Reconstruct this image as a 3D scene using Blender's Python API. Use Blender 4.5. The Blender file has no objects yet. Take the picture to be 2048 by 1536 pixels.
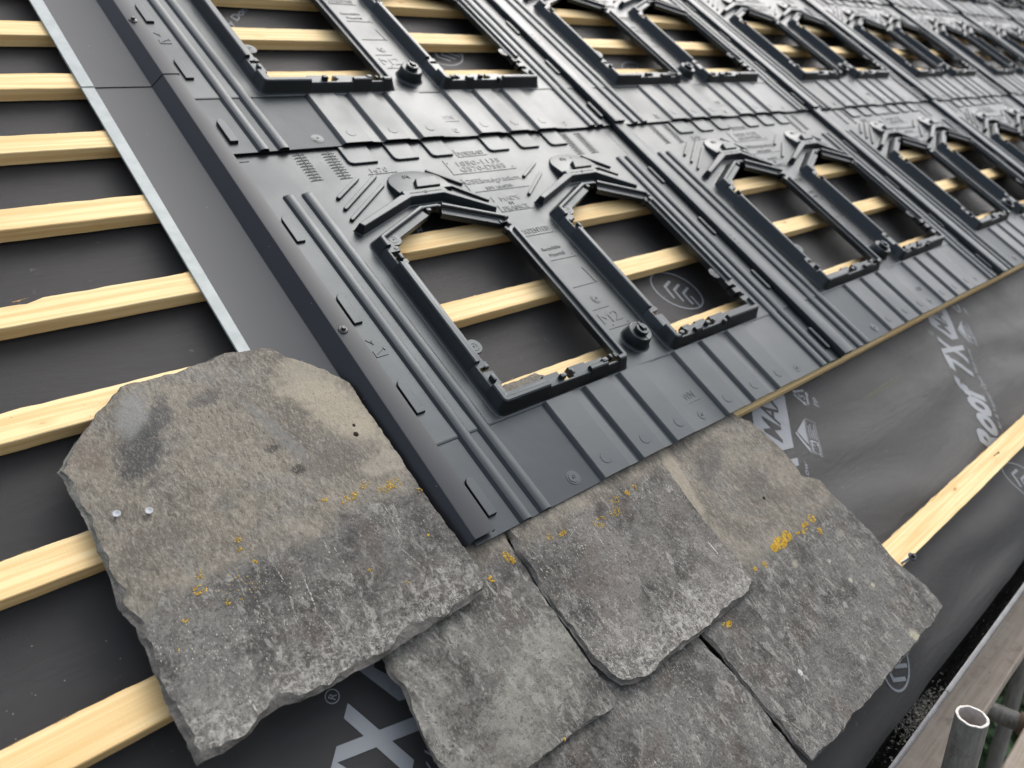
import bpy, bmesh, math, random
from mathutils import Vector, Matrix, noise
from mathutils.geometry import delaunay_2d_cdt
random.seed(7)
scene = bpy.context.scene
col = scene.collection
PITCH = math.radians(35)
# roof frame: u along the eaves, v up the slope, w out of the roof
ROOF = Matrix.Rotation(PITCH, 4, 'X')

# ------------------------------------------------------------------ camera
cam = bpy.data.cameras.new('camera')
cam_o = bpy.data.objects.new('camera', cam); col.objects.link(cam_o)
RC = ((0.73578261, -0.56650899, 0.37106807), (-0.26349322, -0.74423489, -0.6137473), (0.62385517, 0.35381067, -0.69686637))
Rm = Matrix(RC)
Cb = Matrix(((1, 0, 0), (0, -1, 0), (0, 0, -1))) @ Rm
cm = Cb.transposed().to_4x4()
cm.translation = Vector((-0.60219, -0.24431, 0.94167))
cam_o.matrix_world = ROOF @ cm
cam.sensor_width = 36
cam.lens = 26.573
cam.clip_start = 0.02
cam.clip_end = 400
cam.dof.use_dof = True
cam.dof.focus_distance = 1.12
cam.dof.aperture_fstop = 4.0
scene.camera = cam_o

# ------------------------------------------------------------------ light: overcast day
SUN_EL, SUN_ROT = 52, 70
w = bpy.data.worlds.new('World'); scene.world = w; w.use_nodes = True
nt = w.node_tree; nt.nodes.clear()
sky = nt.nodes.new('ShaderNodeTexSky'); sky.sky_type = 'NISHITA'; sky.sun_disc = False
sky.sun_elevation = math.radians(SUN_EL); sky.sun_rotation = math.radians(SUN_ROT)
sky.air_density = 1.0; sky.dust_density = 5.0; sky.ozone_density = 1.0
hs = nt.nodes.new('ShaderNodeHueSaturation'); hs.inputs['Saturation'].default_value = 0.46
bg = nt.nodes.new('ShaderNodeBackground'); bg.inputs['Strength'].default_value = 0.15
wo = nt.nodes.new('ShaderNodeOutputWorld')
nt.links.new(sky.outputs[0], hs.inputs['Color']); nt.links.new(hs.outputs[0], bg.inputs[0]); nt.links.new(bg.outputs[0], wo.inputs[0])
sd = bpy.data.lights.new('sun', 'SUN'); sd.energy = 0.6; sd.angle = math.radians(110); sd.color = (1, 0.97, 0.92)
so = bpy.data.objects.new('sun', sd); col.objects.link(so)
az = math.radians(SUN_ROT)
sdir = Vector((math.sin(az) * math.cos(math.radians(SUN_EL)), math.cos(az) * math.cos(math.radians(SUN_EL)), math.sin(math.radians(SUN_EL))))
so.rotation_euler = sdir.to_track_quat('Z', 'Y').to_euler()
so.location = (0, 0, 8)
scene.view_settings.view_transform = 'Standard'
scene.view_settings.look = 'None'
scene.view_settings.exposure = 1.0
scene.view_settings.gamma = 1
scene.cycles.use_denoising = True
scene.cycles.max_bounces = 6

# ------------------------------------------------------------------ node helpers
def new_mat(name):
    m = bpy.data.materials.new(name); m.use_nodes = True
    t = m.node_tree; t.nodes.clear()
    out = t.nodes.new('ShaderNodeOutputMaterial'); p = t.nodes.new('ShaderNodeBsdfPrincipled')
    t.links.new(p.outputs[0], out.inputs[0])
    return m, t, p
class G:
    """short hand for building node graphs"""
    def __init__(s, t):
        s.t = t; s.tc = t.nodes.new('ShaderNodeTexCoord')
    def n(s, k, **kw):
        x = s.t.nodes.new(k)
        for a, b in kw.items(): setattr(x, a, b)
        return x
    def put(s, v, sock):
        if hasattr(v, 'is_output') or isinstance(v, bpy.types.NodeSocket): s.t.links.new(v, sock)
        else: sock.default_value = v
    def co(s, scale=(1, 1, 1), rot=(0, 0, 0), loc=(0, 0, 0)):
        m = s.n('ShaderNodeMapping'); s.t.links.new(s.tc.outputs['Object'], m.inputs[0])
        m.inputs['Scale'].default_value = scale; m.inputs['Rotation'].default_value = rot; m.inputs['Location'].default_value = loc
        return m.outputs[0]
    def noise(s, sc, det=4, ro=0.55, vec=None, dist=0):
        x = s.n('ShaderNodeTexNoise'); x.inputs['Scale'].default_value = sc; x.inputs['Detail'].default_value = det
        x.inputs['Roughness'].default_value = ro; x.inputs['Distortion'].default_value = dist
        s.t.links.new(vec if vec is not None else s.tc.outputs['Object'], x.inputs['Vector'])
        return x.outputs[0]
    def vor(s, sc, vec=None, out=0, feat='F1', rnd=1):
        x = s.n('ShaderNodeTexVoronoi'); x.feature = feat; x.inputs['Scale'].default_value = sc; x.inputs['Randomness'].default_value = rnd
        s.t.links.new(vec if vec is not None else s.tc.outputs['Object'], x.inputs['Vector'])
        return x.outputs[out]
    def math(s, op, a, b=0, c=0, clamp=False):
        x = s.n('ShaderNodeMath', operation=op); x.use_clamp = clamp
        for i, v in enumerate((a, b, c)): s.put(v, x.inputs[i])
        return x.outputs[0]
    def ramp(s, v, a, b, lo=0.0, hi=1.0):
        x = s.n('ShaderNodeMapRange'); x.interpolation_type = 'SMOOTHSTEP'
        s.put(v, x.inputs[0]); x.inputs[1].default_value = a; x.inputs[2].default_value = b
        x.inputs[3].default_value = lo; x.inputs[4].default_value = hi
        return x.outputs[0]
    def mix(s, f, a, b):
        x = s.n('ShaderNodeMix', data_type='RGBA')
        s.put(f, x.inputs[0])
        for v, i in ((a, 6), (b, 7)):
            if isinstance(v, tuple): v = (*v, 1)
            s.put(v, x.inputs[i])
        return x.outputs[2]
    def bump(s, h, strength, dist, normal=None):
        x = s.n('ShaderNodeBump'); x.inputs['Strength'].default_value = strength; x.inputs['Distance'].default_value = dist
        s.put(h, x.inputs['Height'])
        if normal is not None: s.put(normal, x.inputs['Normal'])
        return x.outputs[0]
    def sep(s):
        x = s.n('ShaderNodeSeparateXYZ'); s.t.links.new(s.tc.outputs['Object'], x.inputs[0]); return x.outputs

def plastic(name, base, dust, rough):
    m, t, p = new_mat(name); g = G(t)
    oi = g.n('ShaderNodeObjectInfo'); cmb = g.n('ShaderNodeCombineXYZ'); rr = g.math('MULTIPLY', oi.outputs['Random'], 30)
    for k in range(3): g.put(rr, cmb.inputs[k])
    va = g.n('ShaderNodeVectorMath', operation='ADD'); t.links.new(g.tc.outputs['Object'], va.inputs[0]); t.links.new(cmb.outputs[0], va.inputs[1])
    def co2(sc):
        mp = g.n('ShaderNodeMapping'); t.links.new(va.outputs[0], mp.inputs[0]); mp.inputs['Scale'].default_value = sc; return mp.outputs[0]
    cloud = g.ramp(g.noise(5, 5, .6, va.outputs[0]), .35, .75)
    fine = g.noise(420, 2, .5)
    streak = g.ramp(g.noise(9, 4, .6, co2((6, .8, 1))), .5, .8)
    scuff = g.math('MULTIPLY', g.ramp(g.noise(40, 3, .7, co2((.4, 2.2, 1)), 1.0), .68, .73), g.ramp(g.noise(4, 2, .5, va.outputs[0]), .52, .66))
    f = g.math('ADD', g.math('MULTIPLY', cloud, .55), g.math('MULTIPLY', streak, .35))
    c = g.mix(f, base, dust)
    c = g.mix(g.math('MULTIPLY', scuff, .35), c, (.075, .078, .08))
    spk = g.math('LESS_THAN', g.vor(90), .035)
    keep = g.math('GREATER_THAN', g.noise(11, 2), .58)
    c = g.mix(g.math('MULTIPLY', g.math('MULTIPLY', spk, keep), .55), c, (.3, .3, .29))
    t.links.new(c, p.inputs['Base Color'])
    r = g.math('ADD', g.math('ADD', rough, g.math('MULTIPLY', cloud, .10)), g.math('MULTIPLY', scuff, .10)); g.put(g.math('ADD', r, g.math('MULTIPLY', fine, .05)), p.inputs['Roughness'])
    p.inputs['Specular IOR Level'].default_value = .56; p.inputs['Specular Tint'].default_value = (.80, .92, 1, 1)
    b = g.bump(fine, .18, .0006)
    b = g.bump(g.noise(16, 2), .12, .004, b)
    t.links.new(b, p.inputs['Normal'])
    return m
M_TRAY = plastic('black_moulded_plastic', (.0050, .0058, .0064), (.0125, .0138, .0150), .35)

def coated_metal():
    m, t, p = new_mat('charcoal_coated_steel'); g = G(t)
    f = g.ramp(g.noise(4, 5, .6), .4, .75)
    scuff = g.ramp(g.noise(60, 3, .7, g.co((1, .25, 1), (0, 0, .5))), .66, .72)
    area = g.ramp(g.noise(7, 2), .55, .7)
    c = g.mix(g.math('MULTIPLY', f, .7), (.011, .0112, .0128), (.0165, .0168, .0185))
    c = g.mix(g.math('MULTIPLY', g.math('MULTIPLY', scuff, area), .5), c, (.022, .022, .024))
    sp = g.math('LESS_THAN', g.vor(38), .03)
    c = g.mix(g.math('MULTIPLY', sp, .5), c, (.4, .4, .4))
    t.links.new(c, p.inputs['Base Color'])
    g.put(g.math('ADD', .36, g.math('MULTIPLY', f, .1)), p.inputs['Roughness'])
    p.inputs['Specular IOR Level'].default_value = .44; p.inputs['Specular Tint'].default_value = (.88, .94, 1, 1)
    t.links.new(g.bump(g.noise(900, 1), .06, .0004), p.inputs['Normal'])
    return m
M_FLASH = coated_metal()
def simple(name, c0, c1, sc, rough, metal=0.0, bump=.1, det=4):
    m, t, p = new_mat(name); g = G(t)
    nz = g.noise(sc, det, .6)
    t.links.new(g.mix(g.ramp(nz, .3, .7), c0, c1), p.inputs['Base Color'])
    p.inputs['Roughness'].default_value = rough; p.inputs['Metallic'].default_value = metal
    t.links.new(g.bump(g.noise(sc * 4, 3), bump, .002), p.inputs['Normal'])
    return m
M_GALV = simple('bare_grey_hem', (.24, .27, .27), (.31, .34, .34), 30, .5, 0.1, .03)
M_ZINC = simple('zinc_nail_head', (.20, .215, .235), (.34, .355, .375), 500, .42, .35)
M_BLKSCREW = simple('black_screw', (.015, .016, .018), (.03, .03, .033), 100, .35, .0)
M_RUST = simple('rusty_nail', (.12, .08, .05), (.2, .14, .1), 300, .7)

def timber():
    m, t, p = new_mat('pale_pine_timber'); g = G(t)
    oi = g.n('ShaderNodeObjectInfo')
    off = g.math('MULTIPLY', oi.outputs['Random'], 40)
    cmb = g.n('ShaderNodeCombineXYZ'); g.put(off, cmb.inputs[0]); g.put(off, cmb.inputs[1]); g.put(off, cmb.inputs[2])
    va = g.n('ShaderNodeVectorMath', operation='ADD'); t.links.new(g.tc.outputs['Object'], va.inputs[0]); t.links.new(cmb.outputs[0], va.inputs[1])
    mp = g.n('ShaderNodeMapping'); t.links.new(va.outputs[0], mp.inputs[0]); mp.inputs['Scale'].default_value = (1.2, 34, 34)
    mp2 = g.n('ShaderNodeMapping'); t.links.new(va.outputs[0], mp2.inputs[0]); mp2.inputs['Scale'].default_value = (10, 260, 260)
    grain = g.noise(2.2, 3, .5, mp.outputs[0], .6)
    fine = g.noise(1.5, 3, .6, mp2.outputs[0])
    wv = g.n('ShaderNodeTexWave', wave_type='RINGS', rings_direction='X'); wv.inputs['Scale'].default_value = 1.1
    wv.inputs['Distortion'].default_value = 2.2; wv.inputs['Detail'].default_value = 2
    mp3 = g.n('ShaderNodeMapping'); t.links.new(va.outputs[0], mp3.inputs[0]); mp3.inputs['Scale'].default_value = (.7, 26, 26)
    t.links.new(mp3.outputs[0], wv.inputs[0])
    mps = g.n('ShaderNodeMapping'); t.links.new(va.outputs[0], mps.inputs[0]); mps.inputs['Scale'].default_value = (260, 12, 60); mps.inputs['Rotation'].default_value = (0, 0, .5)
    c = g.mix(g.ramp(grain, .35, .7), (.77, .60, .325), (.64, .45, .205))
    c = g.mix(g.math('MULTIPLY', g.ramp(wv.outputs[1], .6, .95), .38), c, (.60, .38, .15))
    c = g.mix(g.math('MULTIPLY', g.ramp(fine, .52, .74), .38), c, (.52, .35, .165))
    # knots
    mk = g.n('ShaderNodeMapping'); t.links.new(va.outputs[0], mk.inputs[0]); mk.inputs['Scale'].default_value = (3.2, 9, 9)
    kn = g.vor(2.3, mk.outputs[0])
    c = g.mix(g.math('MULTIPLY', g.ramp(kn, .085, .05), .85), c, (.22, .10, .045))
    halo = g.math('MULTIPLY', g.ramp(kn, .2, .09), .35)
    c = g.mix(halo, c, (.62, .36, .13))
    # specks and grubby patches
    sp = g.math('MULTIPLY', g.math('LESS_THAN', g.vor(70, va.outputs[0]), .07), g.math('GREATER_THAN', g.noise(9, 2, .5, va.outputs[0]), .56))
    c = g.mix(g.math('MULTIPLY', sp, .7), c, (.28, .17, .09))
    c = g.mix(g.math('MULTIPLY', g.ramp(g.noise(6, 4, .6, va.outputs[0]), .58, .8), .3), c, (.72, .50, .26))
    t.links.new(c, p.inputs['Base Color']); p.inputs['Roughness'].default_value = .62
    p.inputs['Specular IOR Level'].default_value = .25
    saw = g.noise(3, 2, .5, mps.outputs[0]); b = g.bump(fine, .4, .001); b = g.bump(grain, .2, .0014, b); b = g.bump(saw, .25, .0006, b)
    t.links.new(b, p.inputs['Normal'])
    return m
M_WOOD = timber()

def membrane():
    m, t, p = new_mat('black_woven_underlay'); g = G(t)
    a = g.n('ShaderNodeTexWave', bands_direction='X'); a.inputs['Scale'].default_value = 210; t.links.new(g.co(), a.inputs[0])
    b_ = g.n('ShaderNodeTexWave', bands_direction='Y'); b_.inputs['Scale'].default_value = 210; t.links.new(g.co(), b_.inputs[0])
    weave = g.math('MULTIPLY', a.outputs[1], b_.outputs[1])
    dust = g.ramp(g.noise(7, 5, .65), .42, .8)
    c = g.mix(g.math('MULTIPLY', weave, .5), (.012, .012, .013), (.022, .022, .0235))
    c = g.mix(g.math('MULTIPLY', dust, .40), c, (.047, .048, .049))
    sm = g.math('MULTIPLY', g.ramp(g.noise(45, 3, .7, g.co((1, 1, 1))), .66, .74), g.ramp(g.noise(5, 2), .5, .62))
    c = g.mix(g.math('MULTIPLY', sm, .35), c, (.17, .165, .155))
    spk = g.math('MULTIPLY', g.math('LESS_THAN', g.vor(75), .05), g.math('GREATER_THAN', g.noise(8, 2), .56))
    c = g.mix(g.math('MULTIPLY', spk, .7), c, (.35, .33, .30))
    t.links.new(c, p.inputs['Base Color'])
    g.put(g.math('ADD', .52, g.math('MULTIPLY', dust, .15)), p.inputs['Roughness'])
    p.inputs['Specular IOR Level'].default_value = .5
    fold = g.noise(9, 4, .6, g.co((.35, 1.6, 1), (0, 0, .06)), .6); crs = g.noise(26, 3, .6, g.co((.5, 1.6, 1), (0, 0, -.2)), .8)
    bb = g.bump(weave, .7, .0008); bb = g.bump(fold, .28, .012, bb); bb = g.bump(crs, .10, .003, bb)
    t.links.new(bb, p.inputs['Normal'])
    return m
M_MEMB = membrane()
def print_mat():
    m, t, p = new_mat('grey_printed_ink'); g = G(t)
    a = g.n('ShaderNodeTexWave', bands_direction='X'); a.inputs['Scale'].default_value = 210; t.links.new(g.co(), a.inputs[0])
    b_ = g.n('ShaderNodeTexWave', bands_direction='Y'); b_.inputs['Scale'].default_value = 210; t.links.new(g.co(), b_.inputs[0])
    weave = g.math('MULTIPLY', a.outputs[1], b_.outputs[1])
    c = g.mix(weave, (.15, .165, .18), (.235, .25, .265))
    c = g.mix(g.math('MULTIPLY', g.ramp(g.noise(25, 4, .6), .5, .75), .5), c, (.10, .108, .115))
    t.links.new(c, p.inputs['Base Color']); p.inputs['Roughness'].default_value = .55
    return m
M_PRINT = print_mat()
M_CHALK = simple('yellow_chalk', (.085, .090, .045), (.048, .050, .040), 160, .8)

def slate_mat(name, vb, seed, tail, slope=0.0, crust=1.0, stains=(), scratches=(), edge=.11, wear=1.0, cloudy=.6, cloudcol=(.135, .132, .122), spots=()):
    """vb: height up the slope above which the slate was covered by others and stayed clean"""
    m, t, p = new_mat(name); g = G(t)
    L = (seed * 3.1, seed * 1.7, seed)
    o = g.co((1, 1, 1), (0, 0, 0), L)
    s = g.sep()
    big = g.noise(7, 5, .62, o, .5); mid = g.noise(34, 6, .7, o); fine = g.noise(230, 5, .72, o); micro = g.noise(800, 3, .6, o)
    fur = g.noise(170, 5, .75, g.co((1.0, .42, 1), (0, 0, .55), L), .6)
    fur2 = g.noise(420, 3, .7, g.co((1.0, .42, 1), (0, 0, .75), L), .5)
    # covered zone: smooth buff to grey rock with a fibrous cleavage texture
    clean = g.mix(g.ramp(big, .36, .62), (.090, .080, .064), (.158, .143, .115))
    clean = g.mix(g.math('MULTIPLY', g.ramp(g.noise(9, 5, .65, g.co((1, 1, 1), (0, 0, 0), (seed + 5, seed, 2)), .6), .50, .68), .65), clean, (.110, .112, .108))
    clean = g.mix(g.math('MULTIPLY', g.ramp(fur, .50, .64), .6), clean, (.252, .233, .192))
    clean = g.mix(g.math('MULTIPLY', g.ramp(fur, .48, .36), .7), clean, (.055, .046, .036))
    clean = g.mix(g.math('MULTIPLY', g.ramp(fur2, .53, .65), .45), clean, (.30, .275, .23))
    for u, v, ru, rv, ang, colr, k in stains:
        mp = g.n('ShaderNodeMapping', vector_type='TEXTURE'); t.links.new(g.tc.outputs['Object'], mp.inputs[0])
        mp.inputs['Location'].default_value = (u, v, 0); mp.inputs['Rotation'].default_value = (0, 0, ang); mp.inputs['Scale'].default_value = (ru, rv, 1)
        xy = g.n('ShaderNodeSeparateXYZ'); t.links.new(mp.outputs[0], xy.inputs[0])
        d = g.math('SQRT', g.math('ADD', g.math('MULTIPLY', xy.outputs[0], xy.outputs[0]), g.math('MULTIPLY', xy.outputs[1], xy.outputs[1])))
        d = g.math('ADD', d, g.math('MULTIPLY', g.math('SUBTRACT', g.noise(26, 6, .7, o, .6), .5), 1.9))
        clean = g.mix(g.math('MULTIPLY', g.math('MULTIPLY', g.ramp(d, 1.15, .55), k), g.ramp(fur2, .66, .44, .45, 1.0)), clean, colr)
    clean = g.mix(g.math('MULTIPLY', g.ramp(fine, .40, .30), .8), clean, (.040, .034, .028))
    # weathered zone: dark, mottled with grey bloom, pale crusts and many tiny white flecks
    wea = g.mix(g.ramp(mid, .38, .62), (.030, .028, .025), (.088, .084, .077))
    wea = g.mix(g.math('MULTIPLY', g.ramp(big, .44, .60), cloudy), wea, cloudcol)
    br = g.math('MULTIPLY', g.ramp(g.noise(12, 4, .65, g.co((1, 1, 1), (0, 0, 0), (seed * 2, 7, 1))), .52, .66), .55)
    wea = g.mix(br, wea, (.075, .060, .050))
    bloom = g.math('MULTIPLY', g.ramp(g.noise(60, 6, .8, g.co((1.4, .6, 1), (0, 0, .15), L), .7), .50, .62), .8)
    bloom = g.math('MULTIPLY', bloom, g.ramp(g.noise(6, 4, .6, g.co((1, 1, 1), (0, 0, 0), (seed, 1, seed))), .34, .58, .25, 1.0))
    wea = g.mix(bloom, wea, (.255, .248, .225))
    wea = g.mix(g.math('MULTIPLY', g.ramp(fine, .54, .66), .5), wea, (.22, .216, .198))
    wea = g.mix(g.math('MULTIPLY', g.ramp(fine, .46, .36), .75), wea, (.020, .018, .016))
    vd = g.vor(15, g.co((1, 1, 1), (0, 0, 0), (seed, seed * 2, 1)))
    blot = g.math('MULTIPLY', g.ramp(g.math('ADD', vd, g.math('MULTIPLY', mid, .14)), .24, .19), g.math('GREATER_THAN', g.noise(9, 2, .5, o), .52))
    wea = g.mix(g.math('MULTIPLY', g.math('MULTIPLY', blot, g.ramp(fine, .35, .6)), .65 * crust), wea, (.21, .21, .175))
    # flecks lying along the fall of the slope
    spm = g.ramp(g.noise(10, 4, .7, o), .40, .62)
    for sx, sy, rot, th, k in ((330, 90, .12, .15, .95), (210, 60, .3, .10, .9), (420, 200, -.4, .14, .85)):
        fl = g.ramp(g.vor(1, g.co((sx, sy, 1), (0, 0, rot), L)), th, th * .6)
        wea = g.mix(g.math('MULTIPLY', g.math('MULTIPLY', fl, spm), k * wear), wea, (.50, .485, .43))
    dots = g.math('MULTIPLY', g.ramp(g.vor(120, o), .10, .06), g.math('GREATER_THAN', g.noise(17, 2, .5, o), .52))
    wea = g.mix(g.math('MULTIPLY', dots, .55 * wear), wea, (.48, .46, .40))
    lines = g.noise(30, 2, .6, g.co((7, .55, 1), (0, 0, .10), (seed, 3, seed)), .5)
    scr = g.math('MULTIPLY', g.ramp(lines, .725, .745), g.ramp(fine, .42, .5))
    wea = g.mix(g.math('MULTIPLY', scr, .8 * wear), wea, (.42, .41, .37))
    # pale crust gathering at the tail
    tl = g.math('SUBTRACT', s[1], tail)
    tm = g.math('ADD', tl, g.math('MULTIPLY', g.math('SUBTRACT', g.noise(13, 5, .7, o), .5), .17))
    crm = g.math('MULTIPLY', g.ramp(tm, .090, .0), g.ramp(g.noise(120, 6, .8, o, .8), .46, .60))
    wea = g.mix(g.math('MULTIPLY', crm, .55 * crust), wea, (.40, .39, .35))
    for u, v, ru, rv, ang, colr, k in spots:
        mp = g.n('ShaderNodeMapping', vector_type='TEXTURE'); t.links.new(g.tc.outputs['Object'], mp.inputs[0])
        mp.inputs['Location'].default_value = (u, v, 0); mp.inputs['Rotation'].default_value = (0, 0, ang); mp.inputs['Scale'].default_value = (ru, rv, 1)
        xy = g.n('ShaderNodeSeparateXYZ'); t.links.new(mp.outputs[0], xy.inputs[0])
        d = g.math('SQRT', g.math('ADD', g.math('MULTIPLY', xy.outputs[0], xy.outputs[0]), g.math('MULTIPLY', xy.outputs[1], xy.outputs[1])))
        d = g.math('ADD', d, g.math('MULTIPLY', g.math('SUBTRACT', mid, .5), 1.5))
        wea = g.mix(g.math('MULTIPLY', g.math('MULTIPLY', g.ramp(d, 1.15, .5), k * .8), g.ramp(fine, .32, .5, .35, 1.0)), wea, colr)
    for x0, y0, x1, y1, wd, k in scratches:
        ln = math.hypot(x1 - x0, y1 - y0); a = math.atan2(y1 - y0, x1 - x0)
        mp = g.n('ShaderNodeMapping', vector_type='TEXTURE'); t.links.new(g.tc.outputs['Object'], mp.inputs[0])
        mp.inputs['Location'].default_value = ((x0 + x1) / 2, (y0 + y1) / 2, 0); mp.inputs['Rotation'].default_value = (0, 0, a)
        xy = g.n('ShaderNodeSeparateXYZ'); t.links.new(mp.outputs[0], xy.inputs[0])
        off = g.math('ADD', xy.outputs[1], g.math('MULTIPLY', g.math('SUBTRACT', g.noise(60, 3, .6, o), .5), .006))
        f = g.math('MULTIPLY', g.math('LESS_THAN', g.math('ABSOLUTE', off), wd), g.math('LESS_THAN', g.math('ABSOLUTE', xy.outputs[0]), ln / 2))
        f = g.math('MULTIPLY', f, g.math('MULTIPLY', g.ramp(fine, .44, .52), g.ramp(g.noise(70, 3, .7, o), .42, .56)))
        wea = g.mix(g.math('MULTIPLY', f, k * .85), wea, (.42, .41, .37))
    # where one turns into the other
    d = g.math('SUBTRACT', s[1], vb)
    if slope: d = g.math('SUBTRACT', d, g.math('MULTIPLY', s[0], slope))
    d = g.math('ADD', d, g.math('MULTIPLY', g.math('SUBTRACT', g.noise(15, 6, .7, o, .4), .5), edge))
    mask = g.ramp(d, .018, -.018)
    c = g.mix(mask, clean, wea)
    pale = g.math('MULTIPLY', g.ramp(g.math('ABSOLUTE', g.math('SUBTRACT', d, .022)), .016, .0), g.ramp(mid, .42, .6))
    c = g.mix(g.math('MULTIPLY', pale, .35), c, (.25, .23, .19))
    t.links.new(c, p.inputs['Base Color'])
    p.inputs['Roughness'].default_value = .74; p.inputs['Specular IOR Level'].default_value = .35
    b = g.bump(fine, .7, .0018); b = g.bump(fur, .5, .0016, b); b = g.bump(mid, .45, .003, b); b = g.bump(micro, .3, .0005, b)
    t.links.new(b, p.inputs['Normal'])
    return m
def broken_mat(name, a, b2):
    m, t, p = new_mat(name); g = G(t)
    n1 = g.noise(55, 6, .75, g.co((1, 1, 2.5)), .6); n2 = g.noise(260, 4, .75)
    c = g.mix(g.ramp(n1, .36, .64), a, b2); c = g.mix(g.math('MULTIPLY', g.ramp(n2, .56, .68), .5), c, tuple(k * 1.9 for k in b2)); c = g.mix(g.math('MULTIPLY', g.ramp(n2, .44, .34), .7), c, (.022, .020, .018))
    t.links.new(c, p.inputs['Base Color']); p.inputs['Roughness'].default_value = .8
    bb = g.bump(n1, .7, .004); bb = g.bump(n2, .5, .0015, bb); t.links.new(bb, p.inputs['Normal'])
    return m
M_BROKEN = broken_mat('broken_slate_edge', (.060, .057, .052), (.105, .100, .090))
M_BROKEN_PALE = broken_mat('broken_slate_edge_greenish', (.095, .095, .082), (.150, .150, .130))
def lichen_mat(name, a, b2):
    m, t, p = new_mat(name); g = G(t)
    t.links.new(g.mix(g.ramp(g.noise(260, 3), .35, .65), a, b2), p.inputs['Base Color'])
    p.inputs['Roughness'].default_value = .9
    return m
M_LICH = lichen_mat('yellow_lichen', (.60, .37, .018), (.74, .56, .13))

# ------------------------------------------------------------------ mesh helpers
class MB:
    def __init__(s): s.v = []; s.f = []
    def add(s, verts, faces):
        b = len(s.v); s.v += [tuple(x) for x in verts]; s.f += [tuple(b + i for i in f) for f in faces]; return b
    def rings(s, rings, closed=True, cap_end=True, cap_start=False):
        n = len(rings[0]); b = len(s.v)
        for r in rings: s.v += [tuple(x) for x in r]
        for k in range(len(rings) - 1):
            for i in range(n if closed else n - 1):
                j = (i + 1) % n
                s.f.append((b + k * n + i, b + k * n + j, b + (k + 1) * n + j, b + (k + 1) * n + i))
        if cap_end: s.f.append(tuple(b + (len(rings) - 1) * n + i for i in range(n)))
        if cap_start: s.f.append(tuple(b + i for i in reversed(range(n))))
    def box(s, u0, u1, v0, v1, w0, w1, bev=0.0):
        P = [(u0, v0), (u1, v0), (u1, v1), (u0, v1)]
        s.prism(P, w0, w1, bev, 0)
    def prism(s, P, w0, w1, bev=.001, draft=0.0, bottom=False):
        """raised block over polygon P (counter-clockwise) with a rounded top edge"""
        R = [[(x, y, w0) for x, y in P]]
        if bev > 0:
            for a, k in ((draft, w1 - bev), (draft + bev * .3, w1 - bev * .3), (draft + bev, w1)):
                R.append([(x, y, k) for x, y in inset(P, a)])
        else:
            R.append([(x, y, w1) for x, y in inset(P, draft)])
        s.rings(R, True, True, bottom)
    def profile_u(s, prof, v0, v1, cap=True):
        """profile [(u,w)] run along v"""
        n = len(prof); b = len(s.v)
        s.v += [(u, v0, w_) for u, w_ in prof] + [(u, v1, w_) for u, w_ in prof]
        for i in range(n - 1): s.f.append((b + i, b + i + 1, b + n + i + 1, b + n + i))
        if cap:
            s.v += [(u, v0, w_ - .003) for u, w_ in prof]
            for i in range(n - 1): s.f.append((b + 2 * n + i, b + 2 * n + i + 1, b + i + 1, b + i))
    def bar(s, a, b2, width, w0, w1, bev=.0012, rnd=4):
        """capsule-shaped rib between two points"""
        s.prism(capsule(a, b2, width / 2, rnd), w0, w1, bev, .0006)
    def tube(s, pts, rad, n=14, cap=True):
        R = []
        for i, p in enumerate(pts):
            p = Vector(p); q = Vector(pts[min(i + 1, len(pts) - 1)]) - Vector(pts[max(i - 1, 0)]); q.normalize()
            x = q.orthogonal().normalized(); y = q.cross(x)
            r = rad[i] if isinstance(rad, (list, tuple)) else rad
            R.append([p + x * math.cos(2 * math.pi * k / n) * r + y * math.sin(2 * math.pi * k / n) * r for k in range(n)])
        s.rings(R, True, cap, cap)
    def cyl(s, c, prof, n=24, squash=1):
        """lathe about the w axis at (u,v): prof [(r,w)]"""
        R = [[(c[0] + r * math.cos(2 * math.pi * k / n), c[1] + r * squash * math.sin(2 * math.pi * k / n), w_) for k in range(n)] for r, w_ in prof]
        s.rings(R, True, True)
    def mesh(s, name, mat, ang=30, weld=False):
        me = bpy.data.meshes.new(name); me.from_pydata(s.v, [], s.f); me.validate()
        if weld:
            bm = bmesh.new(); bm.from_mesh(me); bmesh.ops.remove_doubles(bm, verts=bm.verts, dist=1e-5); bm.to_mesh(me); bm.free()
        me.materials.append(mat)
        me.polygons.foreach_set('use_smooth', [True] * len(me.polygons))
        me.set_sharp_from_angle(angle=math.radians(ang)); me.update()
        return me
def inset(P, d):
    """move a counter-clockwise polygon inwards by d"""
    if abs(d) < 1e-9: return list(P)
    n = len(P); out = []
    for i in range(n):
        a, b, c = Vector(P[i - 1]), Vector(P[i]), Vector(P[(i + 1) % n])
        e1 = (b - a).normalized(); e2 = (c - b).normalized()
        n1 = Vector((-e1.y, e1.x)); n2 = Vector((-e2.y, e2.x))
        bis = n1 + n2; k = bis.length_squared
        bis = bis * (2 / k) if k > .15 else n1
        out.append(tuple(b + bis * d))
    return out
def capsule(a, b, r, n=4):
    a, b = Vector(a), Vector(b); t = math.atan2(b.y - a.y, b.x - a.x); P = []
    for k in range(n + 1):
        q = t - math.pi / 2 + math.pi * k / n; P.append((b.x + r * math.cos(q), b.y + r * math.sin(q)))
    for k in range(n + 1):
        q = t + math.pi / 2 + math.pi * k / n; P.append((a.x + r * math.cos(q), a.y + r * math.sin(q)))
    return P
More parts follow.
